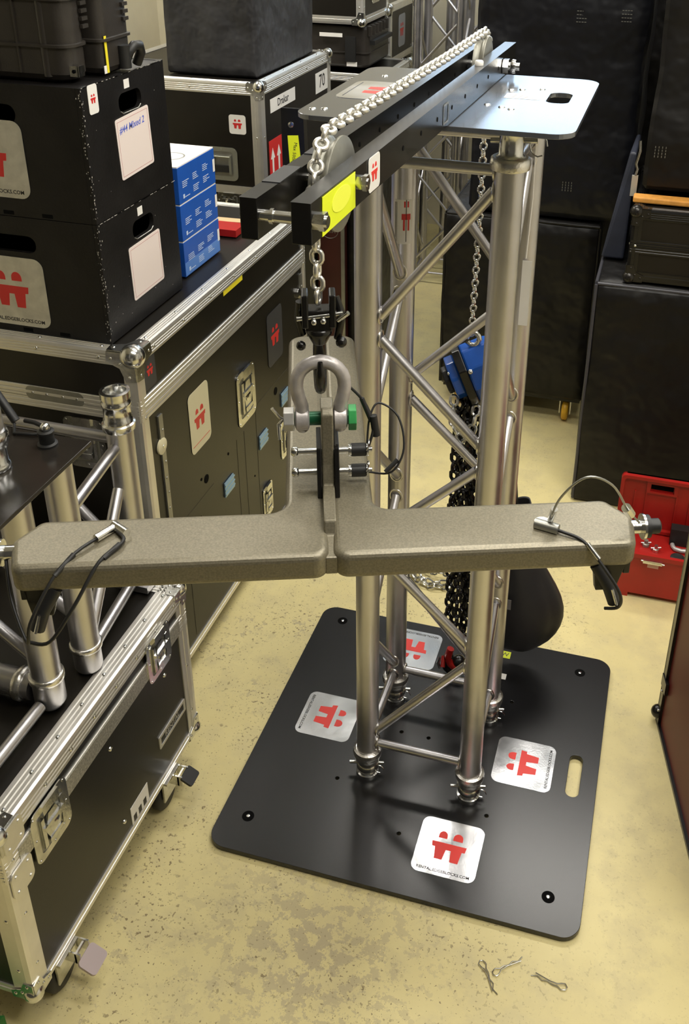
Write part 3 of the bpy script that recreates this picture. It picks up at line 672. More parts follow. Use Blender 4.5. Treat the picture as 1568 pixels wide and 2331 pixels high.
# pile of chain on the floor behind the tower
q = mb(GALV); random.seed(11)
def coil(cx_, cy_, r0, r1, turns, z):
    n_ = int(60*turns); return [(cx_+(r0+(r1-r0)*k/n_)*math.cos(2*math.pi*turns*k/n_+.3), cy_+(r0+(r1-r0)*k/n_)*1.2*math.sin(2*math.pi*turns*k/n_+.3), z+.006+.010*abs(math.sin(k*.9))) for k in range(n_+1)]
chain(q, coil(-.135, .70, .085, .115, 2.2, 0), .024, .021, .0030, Z3, 5, 10, 25)
chain(q, coil(-.120, .72, .100, .070, 1.4, .012), .024, .021, .0030, Z3, 5, 10, 50)
tag(base_at(q.build('coiled_chain'), (-.13, .7, 0)), 'coil of bright chain lying on the yellow floor behind the tower', 'chain')

# ------------------------------------------------------------------ flight case kit
BBALL = mat('black_chromed_corner', (.03, .028, .025), .25, .6)
def trim_profile(w, t=.0022, h=.0016, ridges=4):
    "L profile: a = outward from face 1, b = outward from face 2, corner at (t, t)"
    def side(n):
        out = []; s_ = (w-.004)/ridges
        for i in range(ridges):
            a = -.002-s_*i; out += [(a-s_*.18, t+h), (a-s_*.58, t+h), (a-s_*.62, t+h*.1), (a-s_*.96, t+h*.1)]
        return out
    top = side(0)
    pts = [(t, t)]+top+[(-w, t), (-w, 0), (0, 0), (0, -w), (t, -w)]+[(b_, a) for a, b_ in reversed(top)]
    return pts
def trim(parent, p0, p1, n1, n2, w, m=EXTR, rivets=0, name='edge_trim', ridges=4):
    q = mb(m).extrude(trim_profile(w, ridges=ridges), p0, p1, n1, n2)
    p0, p1 = V(p0), V(p1)
    o = q.build(name, parent)
    if rivets:
        r = mb(CHROME)
        for k in range(rivets):
            c = p0.lerp(p1, (k+.5)/rivets)
            for na, nb in ((V(n1), V(n2)), (V(n2), V(n1))):
                r.lathe(c+na*.0035-nb*w*.5, na, [(.0042, 0), (.0036, .0012), (.0015, .002)], 8)
        r.build('rivets', o)['kind'] = 'stuff'
    return o
def ball(parent, c, dirs, r=.020, plate=.05, m=CHROME):
    q = mb(m); c = V(c); d = V(*dirs)
    q.sphere(c - d*.006, r, 18, 12)
    o = q.build('ball_corner', parent)
    q = mb(m)
    X_, Y_, Z_ = X3*d.x, Y3*d.y, Z3*d.z
    for n, a, b_ in ((X_, Y_, Z_), (Y_, X_, Z_), (Z_, X_, Y_)):
        F = frame(c+n*.0035, -a, -b_, n)
        q.prism([(-.003, -.003), (plate, -.003), (plate*1.05, plate*.35), (plate*.55, plate*.55), (plate*.35, plate*1.05), (-.003, plate)], .0022, F)
        for x, y in ((plate*.85, plate*.2), (plate*.2, plate*.85), (plate*.5, plate*.38)): q.lathe(F @ V(x, y, .002), n, [(.0034, 0), (.0028, .0012), (.001, .0018)], 8)
    q.build('corner_plate', o)
    return o
def flight_case(name, label, x0, x1, y0, y1, z0, z1, seam=None, body=BLAM, tr=EXTR, w=.030, cat='flight case', edges='full', seam_w=.045, group=None, ballr=.020, ridges=4, rivets=5, castors=True, bot=None):
    t = thing(name, label, cat, ((x0+x1)/2, (y0+y1)/2, z0 if not castors else 0), group)
    if seam:
        mb(body).box(x0, x1, y0, y1, z0, seam-.001).build('body', t); mb(body).box(x0, x1, y0, y1, seam+.001, z1).build('lid', t)
    else: mb(body).box(x0, x1, y0, y1, z0, z1).build('body', t)
    g = .008
    for (z, nz_) in ((z1, Z3), (z0, -Z3)):
        ww = w if nz_.z > 0 or bot is None else bot
        trim(t, (x1, y0+g, z), (x1, y1-g, z), X3, nz_, ww, tr, rivets if nz_.z > 0 else 0, ridges=ridges if nz_.z > 0 else 1)
        trim(t, (x0+g, y0, z), (x1-g, y0, z), -Y3, nz_, ww, tr, rivets if nz_.z > 0 else 0, ridges=ridges if nz_.z > 0 else 1)
        trim(t, (x0, y0+g, z), (x0, y1-g, z), -X3, nz_, ww, tr); trim(t, (x0+g, y1, z), (x1-g, y1, z), Y3, nz_, ww, tr)
    for (x, nx) in ((x1, X3), (x0, -X3)):
        for (y, ny) in ((y0, -Y3), (y1, Y3)):
            trim(t, (x, y, z0+g), (x, y, z1-g), nx, ny, w*.95, tr, 3, ridges=1)
            for (z, nz_) in ((z1, 1), (z0, -1)): ball(t, (x, y, z), (nx.x, ny.y, nz_), ballr, ballr*2.3, CHROME if tr is not BSTEEL else BBALL)
    if seam:
        hw = seam_w/2
        for (p0, p1, n) in (((x1, y0, seam), (x1, y1, seam), X3), ((x0, y0, seam), (x1, y0, seam), -Y3)):
            for s_, nm in ((1, 'lid_rail'), (-1, 'body_rail')):
                pr = [(0, 0), (.0036, 0), (.0036, s_*hw*.18), (.0024, s_*hw*.22), (.0040, s_*hw*.30), (.0040, s_*hw*.55), (.0022, s_*hw*.60), (.0036, s_*hw*.68), (.0036, s_*hw*.95), (.002, s_*hw), (0, s_*hw)]
                a = V(p0)+Z3*s_*.0006; b_ = V(p1)+Z3*s_*.0006
                mb(tr).extrude(pr, a, b_, n, Z3).build(nm, t)
    if castors:
        for sx, x in ((1, x1-.09), (-1, x0+.09)):
            for y in (y0+.10, y1-.10): castor(t, x, y, z0)
    return t
def castor(t, x, y, z0, side=1, wm=BRUB, brake=None):
    r = (z0-.012)/2*.86
    q = mb(CHROME).box(x-.030, x+.030, y-.030, y+.030, z0-.010, z0-.004)
    q.box(x-.020, x-.016, y-r*.7, y+r*.7, r, z0-.010); q.box(x+.016, x+.020, y-r*.7, y+r*.7, r, z0-.010)
    f_ = q.build('castor_fork', t)
    mb(wm).lathe((x-.013, y, r), X3, [(r*.35, 0), (r*.86, .001), (r, .006), (r, .020), (r*.86, .025), (r*.35, .026)], 26).build('castor_wheel', f_)
    return f_
def dish(t, c, u, v, w, h, deep=.010, kind='latch', m=CHROME):
    "recessed rounded plate with fittings; c centre on panel, u right, v up"
    n = V(u).cross(V(v)); F = frame(c, u, v)
    q = mb(m).meshdata(flatmesh([rrect(-w/2, w/2, -h/2, h/2, w*.17), rrect(-w*.35, w*.35, -h*.37, h*.37, w*.08)], .0022), F)
    for sx in (-1, 0, 1):
        for sy in (-1, 0, 1):
            if sx or sy: q.lathe(F @ V(sx*w*.42, sy*h*.43, .002), n, [(.0030, 0), (.0024, .0012)], 8)
    o = q.build('latch_plate' if kind == 'latch' else 'handle_plate', t)
    mb(EXTRD).prism([(-w*.35, -h*.37), (w*.35, -h*.37), (w*.35, h*.37), (-w*.35, h*.37)], .0006, F).build('recess', o)
    if kind == 'latch':
        q = mb(m)
        q.box(-w*.26, w*.26, h*.05, h*.12, .001, .010, F); q.prism([(-w*.10, -h*.30), (w*.10, -h*.30), (w*.22, 0), (w*.10, h*.28), (-w*.10, h*.28), (-w*.22, 0)], .004, F @ Matrix.Translation((0, 0, .003)))
        q.box(-w*.30, -w*.22, -h*.28, h*.30, .001, .007, F); q.box(w*.22, w*.30, -h*.28, h*.30, .001, .007, F)
        q.box(-w*.18, w*.18, -h*.26, -h*.19, .001, .009, F)
        q.lathe(F @ V(0, -h*.02, .006), n, [(w*.13, 0), (w*.13, .003), (w*.05, .005)], 14)
        q.box(-w*.22, w*.22, h*.34, h*.52, .002, .008, F)
        q.build('butterfly_latch', o)
    else:
        q = mb(BRUB).box(-w*.22, w*.22, -h*.24, -h*.04, .001, .009, F); q.mat(m).box(-w*.30, -w*.23, -h*.30, h*.26, .001, .007, F).box(w*.23, w*.30, -h*.30, h*.26, .001, .007, F).tube(F @ V(-w*.27, h*.22, .007), F @ V(w*.27, h*.22, .007), .003, seg=8)
        q.build('spring_handle', o)
    return o

# ------------------------------------------------------------------ case A: the tall flight case
AX, AY0 = -.655, -.045
ca = flight_case('flight_case', 'tall black flight case with silver edges carrying the two black crates, left of the tower', -1.72, AX, AY0, .965, .062, .984, seam=.846, w=.030, seam_w=.052, ballr=.027, rivets=7, ridges=4, castors=False, bot=.024)
for x, y in ((AX-.10, .10), (AX-.10, .85), (-1.6, .10), (-1.6, .85)): castor(ca, x, y, .062)
FA = lambda y, z: (AX+.0008, y, z)
sticker(ca, FA(.010, .922), Y3, Z3, .050, .082, DGREY, REDM, text=False, r=.008, ms=.85)
sticker(ca, FA(.218, .690), Y3, Z3, .108, .165, CREAM, REDM, text=False, r=.016, ms=.80)
mb(REDM).box(AX+.0014, AX+.0017, .172, .264, .627, .6285).build('printed_line', ca)
sticker(ca, FA(.712, .690), Y3, Z3, .112, .165, DGREY, REDM, text=False, r=.016, ms=.80)
sticker(ca, FA(.945, .925), Y3, Z3, .05, .08, DGREY, REDM, text=False, r=.008, ms=.85)
dish(ca, FA(.492, .612), Y3, Z3, .118, .160, kind='latch')
dish(ca, FA(.765, .325), Y3, Z3, .095, .130, kind='handle')
dish(ca, FA(.600, .195), Y3, Z3, .070, .110, kind='latch')
mb(YTAPE).box(AX+.0008, AX+.0016, .395, .512, .940, .957).build('yellow_tape', ca)
q = mb(CREAM).lathe((AX+.0008, .024, .722), X3, [(.020, 0), (.020, .004), (.014, .006), (.006, .007)], 20); q.mat(CHROME).lathe((AX+.006, .024, .722), X3, [(.006, 0), (.004, .003)], 10); q.build('round_catch', ca)
q = mb(CHROME).lathe((AX+.0008, .905, .745), X3, [(.016, 0), (.016, .005), (.008, .008)], 16).build('round_catch', ca)
for y, z in ((.590, .415), (.350, .408), (.765, .463)):
    q = mb(BLINK); F = frame(FA(y, z), Y3, Z3); q.prism([(-.030, -.022), (.030, -.022), (.026, .022), (-.030, .022)], .003, F)
    for k in range(3): q.box(-.030, .030, -.014+.014*k-.002, -.014+.014*k+.002, .003, .0045, F)
    q.build('hinge_plate', ca)
for y, z, r in ((.699, .515, .012), (.227, .505, .012), (.20, .52, .004), (.36, .50, .004), (.37, .40, .003), (.52, .33, .003), (.18, .42, .003)):
    mb(HOLE).lathe((AX+.0004, y, z), X3, [(r, 0), (r, .0006)], 14).build('dark_hole', ca)
GRV = mat('panel_groove', (0.05, 0.045, 0.03), .6)
for y0_, y1_, z0_, z1_ in ((.075, .265, .466, .4675), (.548, .93, .542, .5435), (.415, .4165, .10, .51), (.465, .4665, .10, .51), (.10, .1015, .10, .46), (.548, .5495, .10, .54)):
    mb(GRV).box(AX, AX+.0006, y0_, y1_, z0_, z1_).build('door_seam', ca)
# hinge strips on both vertical corners
for y in (.030, .925):
    q = mb(EXTRD).box(AX, AX+.004, y-.010, y+.008, .10, .800)
    for k in range(16): q.lathe((AX+.004, y-.001+.004*(k % 2), .13+.042*k), X3, [(.0032, 0), (.0024, .0014)], 8)
    q.build('hinge_strip', ca)
F = frame((-.86, AY0-.0008, .856), X3, Z3)
q = mb(EXTRD).meshdata(flatmesh([rrect(-.072, .072, -.016, .016, .012)], .003), F)
for x in (-.055, -.02, .02, .055): q.lathe(F @ V(x, 0, .003), -Y3, [(.004, 0), (.003, .0015)], 8)
q.build('strap_hinge', ca)
dish(ca, (-.80, AY0-.0008, .745), X3, Z3, .10, .13, kind='latch')

# ------------------------------------------------------------------ case B: low flight case at the front left
BX = -.515
cbx = flight_case('flight_case', 'low black flight case on castors at the lower left with truss pieces standing on it', -1.32, BX, -.835, -.190, .108, .525, seam=.440, w=.040, seam_w=.044, tr=EXTR, ballr=.018, rivets=8, ridges=4, castors=False, bot=.020)
q = mb(mat('dotted_aluminium', (0.52, 0.51, 0.47), .45, .85, .35, 260)).box(BX+.004, BX+.0046, -.80, -.225, .4205, .4585); q.build('dotted_strip', cbx)
dish(cbx, (BX+.0046, -.715, .425), Y3, Z3, .105, .115, kind='latch')
dish(cbx, (BX+.0046, -.318, .452), Y3, Z3, .095, .105, kind='latch')
q = mb(EXTR).meshdata(flatmesh([rrect(-.060, .060, -.017, .017, .003), rrect(-.052, .052, -.010, .010, .001)], .002), frame((BX, -.292, .222), Y3, Z3)); lp = q.build('nameplate', cbx)
mb(BLK).box(BX, BX+.0008, -.344, -.240, .212, .232).build('plate_ground', lp)
mb(EXTR).meshdata(textmesh('RENTAL', .018), frame((BX+.0009, -.292, .222), Y3, Z3)).build('printed_text', lp)
q = mb(WHITE).box(BX, BX+.0008, -.485, -.415, .130, .178); q.build('paper_label', cbx)
for k in range(3): mb(BLK).box(BX+.0008, BX+.001, -.478+.02*k, -.466+.02*k, .132, .150).build('printed_mark', cbx)
for y, z in ((-.518, .385), (-.510, .172), (-.30, .37)): mb(CHROME).lathe((BX, y, z), X3, [(.005, 0), (.004, .003), (.002, .004)], 10).build('screw_head', cbx)
# big corner plates near the front corner
for yy, zz, w_, h_ in ((-.8, .500, .05, .055), (-.8, .40, .055, .06)):
    q = mb(EXTR).meshdata(flatmesh([rrect(-w_/2, w_/2, -h_/2, h_/2, .012)], .003), frame((BX+.0046, yy-.006, zz), Y3, Z3))
    for a, b_ in ((-.3, .3), (.3, .3), (-.3, -.3), (.3, -.3)): q.lathe((BX+.0075, yy-.006+a*w_, zz+b_*h_), X3, [(.0042, 0), (.003, .002)], 8)
    q.build('riveted_plate', cbx)
for y, bk in ((-.742, 1), (-.325, 0)):
    castor(cbx, BX-.022, y, .108)
    f_ = castor(cbx, -1.22, y, .108)
    q = mb(CHROME); q.box(BX-.002, BX+.026, y-.016+.02, y-.013+.02, .066, .094); q.box(BX-.002, BX+.026, y+.013+.02, y+.016+.02, .066, .094); q.box(BX+.014, BX+.018, y+.004, y+.036, .064, .092)
    br_ = q.build('brake_frame', cbx)
    if bk: mb(PINKP).prism(rrect(-.020, .020, -.024, .024, .008), .006, frame((BX+.040, y+.018, .066), V(.85, 0, -.5), Y3)).build('brake_pedal', br_)
    else: mb(BRUB).prism(rrect(-.016, .016, -.020, .020, .006), .006, frame((BX+.034, y+.022, .080), V(.85, 0, -.5), Y3)).build('brake_pedal', br_)

# ------------------------------------------------------------------ truss pieces standing on case B
def vtube(root, x, y, z0, z1, r=.0255, name='main_tube'):
    o = mb(ALU).tube((x, y, z0), (x, y, z1), r, seg=32).build(name, root)
    return o
def htube(root, p0, p1, r=.012, name='brace', weld=True):
    o = mb(ALU).tube(p0, p1, r, seg=20).build(name, root)
    return o
def ringw(root, x, y, z, r=.029, h=.014, d=Z3):
    mb(WELD).lathe((x, y, z), d, [(r-.003, 0), (r, .003), (r, h-.003), (r-.003, h)], 28).build('weld_collar', root)
def coupler_up(root, x, y, z):
    mb(CHROME).lathe((x, y, z), Z3, [(.028, 0), (.0325, .004), (.0325, .016), (.0285, .018), (.0285, .026), (.0265, .028), (.0265, .054), (.0285, .056), (.0285, .062), (.0265, .064), (.0265, .070), (.0290, .072), (.0290, .086), (.0225, .087), (.0205, .084), (.0205, .045)], 30).build('coupler', root)
TB = .5305
t1 = thing('truss_piece', 'short aluminium truss piece standing nearest on the low flight case, under the black plate', 'truss', (-.75, -.566, TB))
T1 = (-.587, -.566)
vtube(t1, *T1, TB+.055, .985, .0270); ringw(t1, *T1, TB+.060, .0315, .016)
q = mb(ALU).lathe((T1[0], T1[1], TB+.002), Z3, [(.022, 0), (.028, .010), (.028, .060)], 28); q.build('corner_casting', t1)
htube(t1, (T1[0]-.030, T1[1], TB+.034), (T1[0]-.36, T1[1]-.0, TB+.034), .0255, 'chord'); mb(WELD).lathe((T1[0]-.045, T1[1], TB+.034), -X3, [(.028, 0), (.032, .004), (.032, .014), (.029, .018)], 28).build('weld_collar', t1)
htube(t1, (T1[0]-.002, T1[1]-.030, TB+.020), (T1[0]-.002, -.822, TB+.020), .0115)
vtube(t1, T1[0]-.30, T1[1], TB+.062, .985, .0270)
htube(t1, (T1[0]-.025, T1[1], TB+.11), (T1[0]-.275, T1[1], TB+.33), .011)
htube(t1, (T1[0]-.275, T1[1], TB+.35), (T1[0]-.025, T1[1], TB+.44), .011)
htube(t1, (T1[0]-.35, T1[1]-.0, TB+.034), (T1[0]-.35, -.80, TB+.034), .0255, 'chord')
t2 = thing('truss_piece', 'second aluminium truss piece, with open coupler on top, at the low flight case far end', 'truss', (-.72, -.34, TB))
T2 = (-.572, -.463); T3 = (-.600, -.2165)
vtube(t2, *T2, TB+.040, .988, .0265); ringw(t2, *T2, TB+.048, .0305, .014)
mb(ALU).lathe((T2[0], T2[1], TB+.001), Z3, [(.024, 0), (.0265, .006), (.0265, .045)], 28).build('tube_end', t2)
vtube(t2, *T3, TB+.012, .915, .0265); coupler_up(t2, T3[0], T3[1], .912)
mb(ALU).box(T3[0]-.04, T3[0]+.035, T3[1]-.028, T3[1]+.024, TB+.0005, TB+.016).build('corner_casting', t2)
htube(t2, (T2[0]-.003, T2[1]+.028, TB+.026), (T3[0]+.002, T3[1]-.026, TB+.026), .0115)
htube(t2, (T3[0], T3[1]-.024, .880), (T2[0], T2[1]+.024, .880), .0115)
htube(t2, (T3[0]-.024, T3[1], .888), (T3[0]-.30, T3[1], .888), .0115)
htube(t2, (T3[0]-.004, T3[1]-.024, .785), (T2[0], T2[1]+.024, .600), .0115)
htube(t2, (T3[0]-.020, T3[1]-.004, .60), (T3[0]-.26, T3[1]-.004, .86), .0115)
vtube(t2, T3[0]-.31, T3[1], TB+.002, .915, .0265); vtube(t2, T2[0]-.29, T2[1]+.005, TB+.002, .988, .0265)
htube(t2, (T2[0]-.02, T2[1]+.005, TB+.12), (T2[0]-.27, T2[1]+.005, TB+.30), .0115)
bpz = .992
pt = thing('mounting_plate', 'dark plate with a round black knob lying on top of the left truss pieces', 'plate', (-.72, -.52, bpz))
mb(mat('brown_black_plate', (0.020, 0.017, 0.014), .22, 0, .2, 6, .03, 300, spec=.6)).box(-.93, -.541, -.700, -.398, bpz, bpz+.008).build('plate', pt, .001)
q = mb(BRUB).lathe((-.606, -.431, bpz+.008), Z3, [(.0175, 0), (.0175, .004), (.013, .006), (.013, .020), (.0145, .022), (.0145, .028), (.010, .030)], 24); q.mat(CHROME).sphere((-.606, -.431, bpz+.043), .0085, 14, 10); q.build('knob', pt)
for x, y in ((-.66, -.60), (-.80, -.45)): mb(HOLE).lathe((x, y, bpz+.008), Z3, [(.006, 0), (.006, .0006)], 12).build('bolt_hole', pt)
up_ = thing('tube_section', 'vertical aluminium tube with ringed coupler standing on the dark plate at the left edge', 'tube', (-.648, -.520, bpz+.008))
q = mb(CHROME).lathe((-.648, -.520, bpz+.0085), Z3, [(.0255, 0), (.027, .004), (.0255, .010), (.0235, .012), (.0235, .040), (.0275, .042), (.0275, .050), (.031, .053), (.031, .068), (.028, .072)], 28); q.build('coupler', up_)
mb(ALU).tube((-.648, -.520, bpz+.078), (-.648, -.520, 1.30), .0255, seg=32).build('tube', up_)
cl = thing('cable_clamp', 'black bar clamp with small silver knob resting behind the dark plate on the left', 'clamp', (-.735, -.400, bpz+.008))
mb(BRUB).tube((-.700, -.385, bpz+.014), (-.800, -.36, 1.125), .008, seg=12).path([(-.688, -.376, bpz+.012), (-.665, -.380, bpz+.014), (-.640, -.386, bpz+.012)], .004, 8).build('bar', cl)
mb(CHROME).tube((-.770, -.392, 1.060), (-.715, -.402, 1.090), .008, seg=14).build('silver_knob', cl)
mb(BRUB).path([(-.700, -.39, bpz+.012), (-.68, -.42, bpz+.012), (-.645, -.415, bpz+.013), (-.625, -.405, bpz+.012)], .003, 8).build('strap', cl)
gs = mb(GREENP).prism([(0, 0), (.08, -.01), (.10, .03), (.06, .05), (.07, .09), (.02, .07), (-.04, .09), (-.03, .03)], .03, frame((-.66, -.93, 0), X3, Y3)).prism([(0, 0), (.05, -.01), (.06, .03), (.01, .05)], .045, frame((-.69, -.92, 0), X3, Y3)).build('crumpled_strap')
tag(base_at(gs, (-.65, -.90, 0)), 'green crumpled strap on the floor below the corner of the low flight case', 'strap')

# ------------------------------------------------------------------ black crates on case A
CX1, CY0, CY1 = -.719, -.020, .312
def crate(zb, zt, label, split, upper):
    t = thing('plywood_crate', label, 'crate', (-.94, .146, zb), 'black plywood crates stacked on the tall flight case')
    x0 = -1.15; th = .010
    slot = rrect(.113-.0, .205, zt-.077, zt-.037, .018)
    q = mb(BWOOD); Fx = frame((CX1-th, 0, 0), Y3, Z3, X3)
    q.meshdata(flatmesh([[(CY0, zb), (CY1, zb), (CY1, zt), (CY0, zt)], slot], th), Fx); q.build('end_panel', t)
    Ff = frame((0, CY0+th, 0), X3, Z3, -Y3); xs = (-.99, -.868)
    q = mb(BWOOD).meshdata(flatmesh([[(x0, zb), (CX1-th-.0005, zb), (CX1-th-.0005, zt), (x0, zt)], rrect(xs[0], xs[1], zt-.077, zt-.040, .018)], th), Ff); q.build('side_panel', t)
    mb(BWOOD).box(x0, x0+th, CY0+th, CY1, zb, zt).build('end_panel', t); mb(BWOOD).box(x0+th, CX1-th, CY1-th, CY1, zb, zt).build('side_panel', t)
    mb(BWOOD).box(x0+th, CX1-th, CY0+th, CY1-th, zb+.004, zb+.012).build('bottom', t); mb(BWOOD).box(x0+th, CX1-th, CY0+th, CY1-th, zt-.010, zt-.001).build('top_panel', t)
    # scuffed pale edge specks
    q = mb(mat('bare_wood_scuff', (0.42, 0.40, 0.36), .7)); random.seed(int(zt*1000))
    for k in range(70):
        z = random.uniform(zb+.004, zt-.004); s_ = random.uniform(.0006, .0022); j = random.gauss(0, .004)
        if random.random() < .5: q.box(CX1+.0001, CX1+.0004, CY0+abs(j), CY0+abs(j)+s_, z, z+s_*1.6)
        else: q.box(CX1-abs(j)-s_, CX1-abs(j), CY0-.0003, CY0, z, z+s_*1.6)
    for k in range(40):
        y = random.uniform(CY0, CY1-.01); q.box(CX1+.0001, CX1+.0006, y, y+random.uniform(.004, .02), zt-.0012, zt-.0002)
    for k in range(14):
        y = random.uniform(CY0+.02, CY1-.02); z = random.uniform(zb+.02, zt-.05); q.box(CX1+.0001, CX1+.0003, y, y+random.uniform(.0008, .003), z, z+random.uniform(.0008, .003))
    q.build('worn_edges', t)['kind'] = 'stuff'
    q = mb(EXTRD); q.path([(CX1+.0004, .118+.082*k/8, zt-.077-.0005+(.006 if k in (0, 8) else 0)) for k in range(9)], .0012, 6); q.build('slot_edge', t)
    sticker(t, (-.946, CY0-.0008, zb+(.118 if upper else .095)), X3, Z3, .172, .158, SILV if False else mat('worn_silver_sticker', (.62, .60, .52), .42, .55, .12, 40), REDM, r=.022, ms=.92)
    mb(WHITE).box(CX1, CX1+.0006, .140, .161, zt-.030, zt-.012).build('small_label', t)
    for y in (-.92, -.83): mb(HOLE).box(y-.012, y+.012, CY0-.0006, CY0, zb+.003, zb+.011).build('notch', t)
    return t
c1 = crate(.9886, 1.252, 'lower of the two stacked black plywood crates, with a blank pinkish card', 1, False)
c2 = crate(1.2535, 1.522, 'upper of the two stacked black plywood crates, with blue handwriting on its card', 1, True)
def card(t, y, z, ang, w, h, ink):
    F = frame((CX1+.0006, y, z), V(0, math.cos(ang), math.sin(ang)), V(0, -math.sin(ang), math.cos(ang)))
    o = mb(PINKW).meshdata(flatmesh([rrect(-w/2, w/2, -h/2, h/2, .006)], .001), F).build('card_label', t)
    q = mb(mat('card_border', (.50, .22, .22), .5)); a, b_ = w/2-.006, h/2-.006
    for x0_, x1_, y0_, y1_ in ((-a, a, b_-.0008, b_), (-a, a, -b_, -b_+.0008), (-a, -a+.0008, -b_, b_), (a-.0008, a, -b_, b_)): q.box(x0_, x1_, y0_, y1_, .001, .0012, F)
    q.build('printed_border', o)
    if ink: mb(INKB).meshdata(textmesh('#44 Mixed 2', .020, bold=.0003), F @ Matrix.Translation((-.004, h*.30, .001)) @ Matrix(((1, .25, 0, 0), (0, 1, 0, 0), (0, 0, 1, 0), (0, 0, 0, 1)))).build('handwriting', o)
    return o
card(c2, .160, 1.378, .04, .138, .126, True); card(c1, .156, 1.106, .02, .138, .122, False)
sticker(c2, (CX1+.0008, .020, 1.495), Y3, Z3, .034, .056, WHITE, REDM, text=False, r=.006, ms=.75)

# ------------------------------------------------------------------ blue cartons
labs = ('bottom blue carton of the stack behind the crates, with a paler printed band', 'middle blue carton of the stack behind the crates', 'top blue carton of the stack behind the crates, with a white lid')
random.seed(5)
for i in range(3):
    zb = .9886+.0925*i; t = thing('blue_carton', labs[i], 'box', (-.83, .473, zb), 'blue cartons stacked on the tall flight case')
    x0, x1, y0, y1 = -.95, -.740, .373, .574
    mb(BLUEBOX).box(x0, x1, y0, y1, zb, zb+.0885).build('carton', t, .0008)
    mb(WHITE).box(x0+.001, x1-.001, y0+.001, y1-.001, zb+.0885, zb+.0915).build('white_lid', t)
    if i == 2:
        mb(EXTRD).meshdata(flatmesh([circle(-.80, .46, .035, 28), circle(-.80, .46, .031, 28)], .0003), Matrix.Translation((0, 0, zb+.0915))).build('printed_ring', t)
    if i == 0: mb(BLUEL).box(x1, x1+.0003, y0+.001, y1-.003, zb+.002, zb+.036).build('pale_band', t)
    q = mb(WPRINT)
    for bxx, bz in ((.02, .050), (.075, .056), (.13, .062), (.075, .026), (.13, .032)):
        for k in range(4): q.box(x1+.0004, x1+.0006, y0+bxx, y0+bxx+random.uniform(.020, .036), zb+bz-.0045*k, zb+bz-.0045*k+.0017)
    q.box(x1+.0004, x1+.0006, y0+.02, y0+.028, zb+.010, zb+.020).box(x1+.0004, x1+.0006, y0+.03, y0+.055, zb+.011, zb+.013)
    q.build('printed_text', t)
    mb(WHITE).box(x1+.0004, x1+.0007, y1-.012, y1-.001, zb+.030, zb+.062).build('white_tab', t)

# small items at the far end of case A
rt = mb(REDP).box(-.840, -.742, .680, .745, .9886, 1.008).build('red_box_item'); rt.name = 'red_box'; tag(base_at(rt, (-.79, .71, .9886)), 'small red plastic box on the flight case behind the blue cartons', 'box')
wd_ = mb(WOOD).prism([(0, 0), (.10, .01), (.11, .04), (.0, .035)], .010, frame((-.86, .765, .9886), X3, Y3)).build('wooden_block'); tag(base_at(wd_, (-.81, .78, .9886)), 'small pale wooden piece on the flight case behind the red box', 'block')

# ------------------------------------------------------------------ ribbed plastic cases on the crates
def ribbed_case(name, label, x0, x1, y0, y1, z0, z1, rc, ribs=4, group=None, cat='equipment case'):
    t = thing(name, label, cat, ((x0+x1)/2, (y0+y1)/2, z0), group)
    q = mb(BPLAS); rings = []
    prof = [(z0, -.016), (z0+.006, -.006), (z0+.016, 0)]
    n = ribs
    for k in range(n):
        z = z0+.035+(z1-z0-.06)*k/n
        prof += [(z+.030, 0), (z+.031, .0045), (z+.036, .0045), (z+.037, 0)]
    prof += [(z1-.012, 0), (z1, -.010)]
    for z, off in prof:
        a = rrect(x0-off, x1+off, y0-off, y1+off, rc, 8); rings.append([V(p[0], p[1], z) for p in a])
    q.ring_loft(rings, True, False); o = q.build('shell', t)
    for p in o.data.polygons: p.use_smooth = abs(p.normal.z) < .1
    mod = o.modifiers.new('edges', 'EDGE_SPLIT'); mod.split_angle = math.radians(30)
    return t
p1 = ribbed_case('ribbed_case', 'black ribbed plastic case standing at the front on the upper crate, left', -1.20, -.748, .004, .078, 1.5235, 1.92, .032)
for x in (-.905, -.855, -.945, -.99): mb(BPLAS).box(x-.0018, x+.0018, .0005, .006, 1.54, 1.91).build('vertical_rib', p1)
for k, x in enumerate((-.800, -.772)): mb(BPLAS).tube((x, .012+.012*k, 1.535), (x, .012+.012*k, 1.91), .011, seg=14).build('column_rib', p1)
q = mb(CHROME).box(-.757, -.739, .014, .018, 1.536, 1.556).box(-.7405, -.737, .014, .034, 1.536, 1.556); q.mat(HOLE).tube((-.748, .0145, 1.546), (-.748, .012, 1.546), .0035, seg=12); q.build('padlock_plate', p1)
p2 = ribbed_case('ribbed_case', 'second black ribbed case on the upper crate, behind the first, with yellow tape', -1.18, -.728, .090, .205, 1.5235, 1.92, .020)
mb(YTAPE).box(-.7275, -.7265, .098, .106, 1.530, 1.600).build('yellow_tape', p2); mb(WHITE).box(-.7275, -.7265, .088, .097, 1.530, 1.545).build('white_tag', p2)
q = mb(BRUB).path([(-.727, .165, 1.535), (-.714, .168, 1.562), (-.709, .180, 1.572), (-.709, .200, 1.570), (-.712, .210, 1.555), (-.725, .212, 1.530)], .010, 12); q.build('carry_handle', p2)
mb(BRUB).tube((-.722, .160, 1.530), (-.722, .160, 1.575), .013, seg=16).build('latch_barrel', p2)
for cse, yy in ((p1, .060), (p2, .180)):
    q = mb(BPLAS)
    for k in range(6): q.box(-.747 if cse is p1 else -.728, -.741 if cse is p1 else -.722, yy-.008, yy+.012, 1.62+.014*k, 1.627+.014*k)
    for k, z in enumerate([0]): pass
    q.build('latch_teeth', cse)

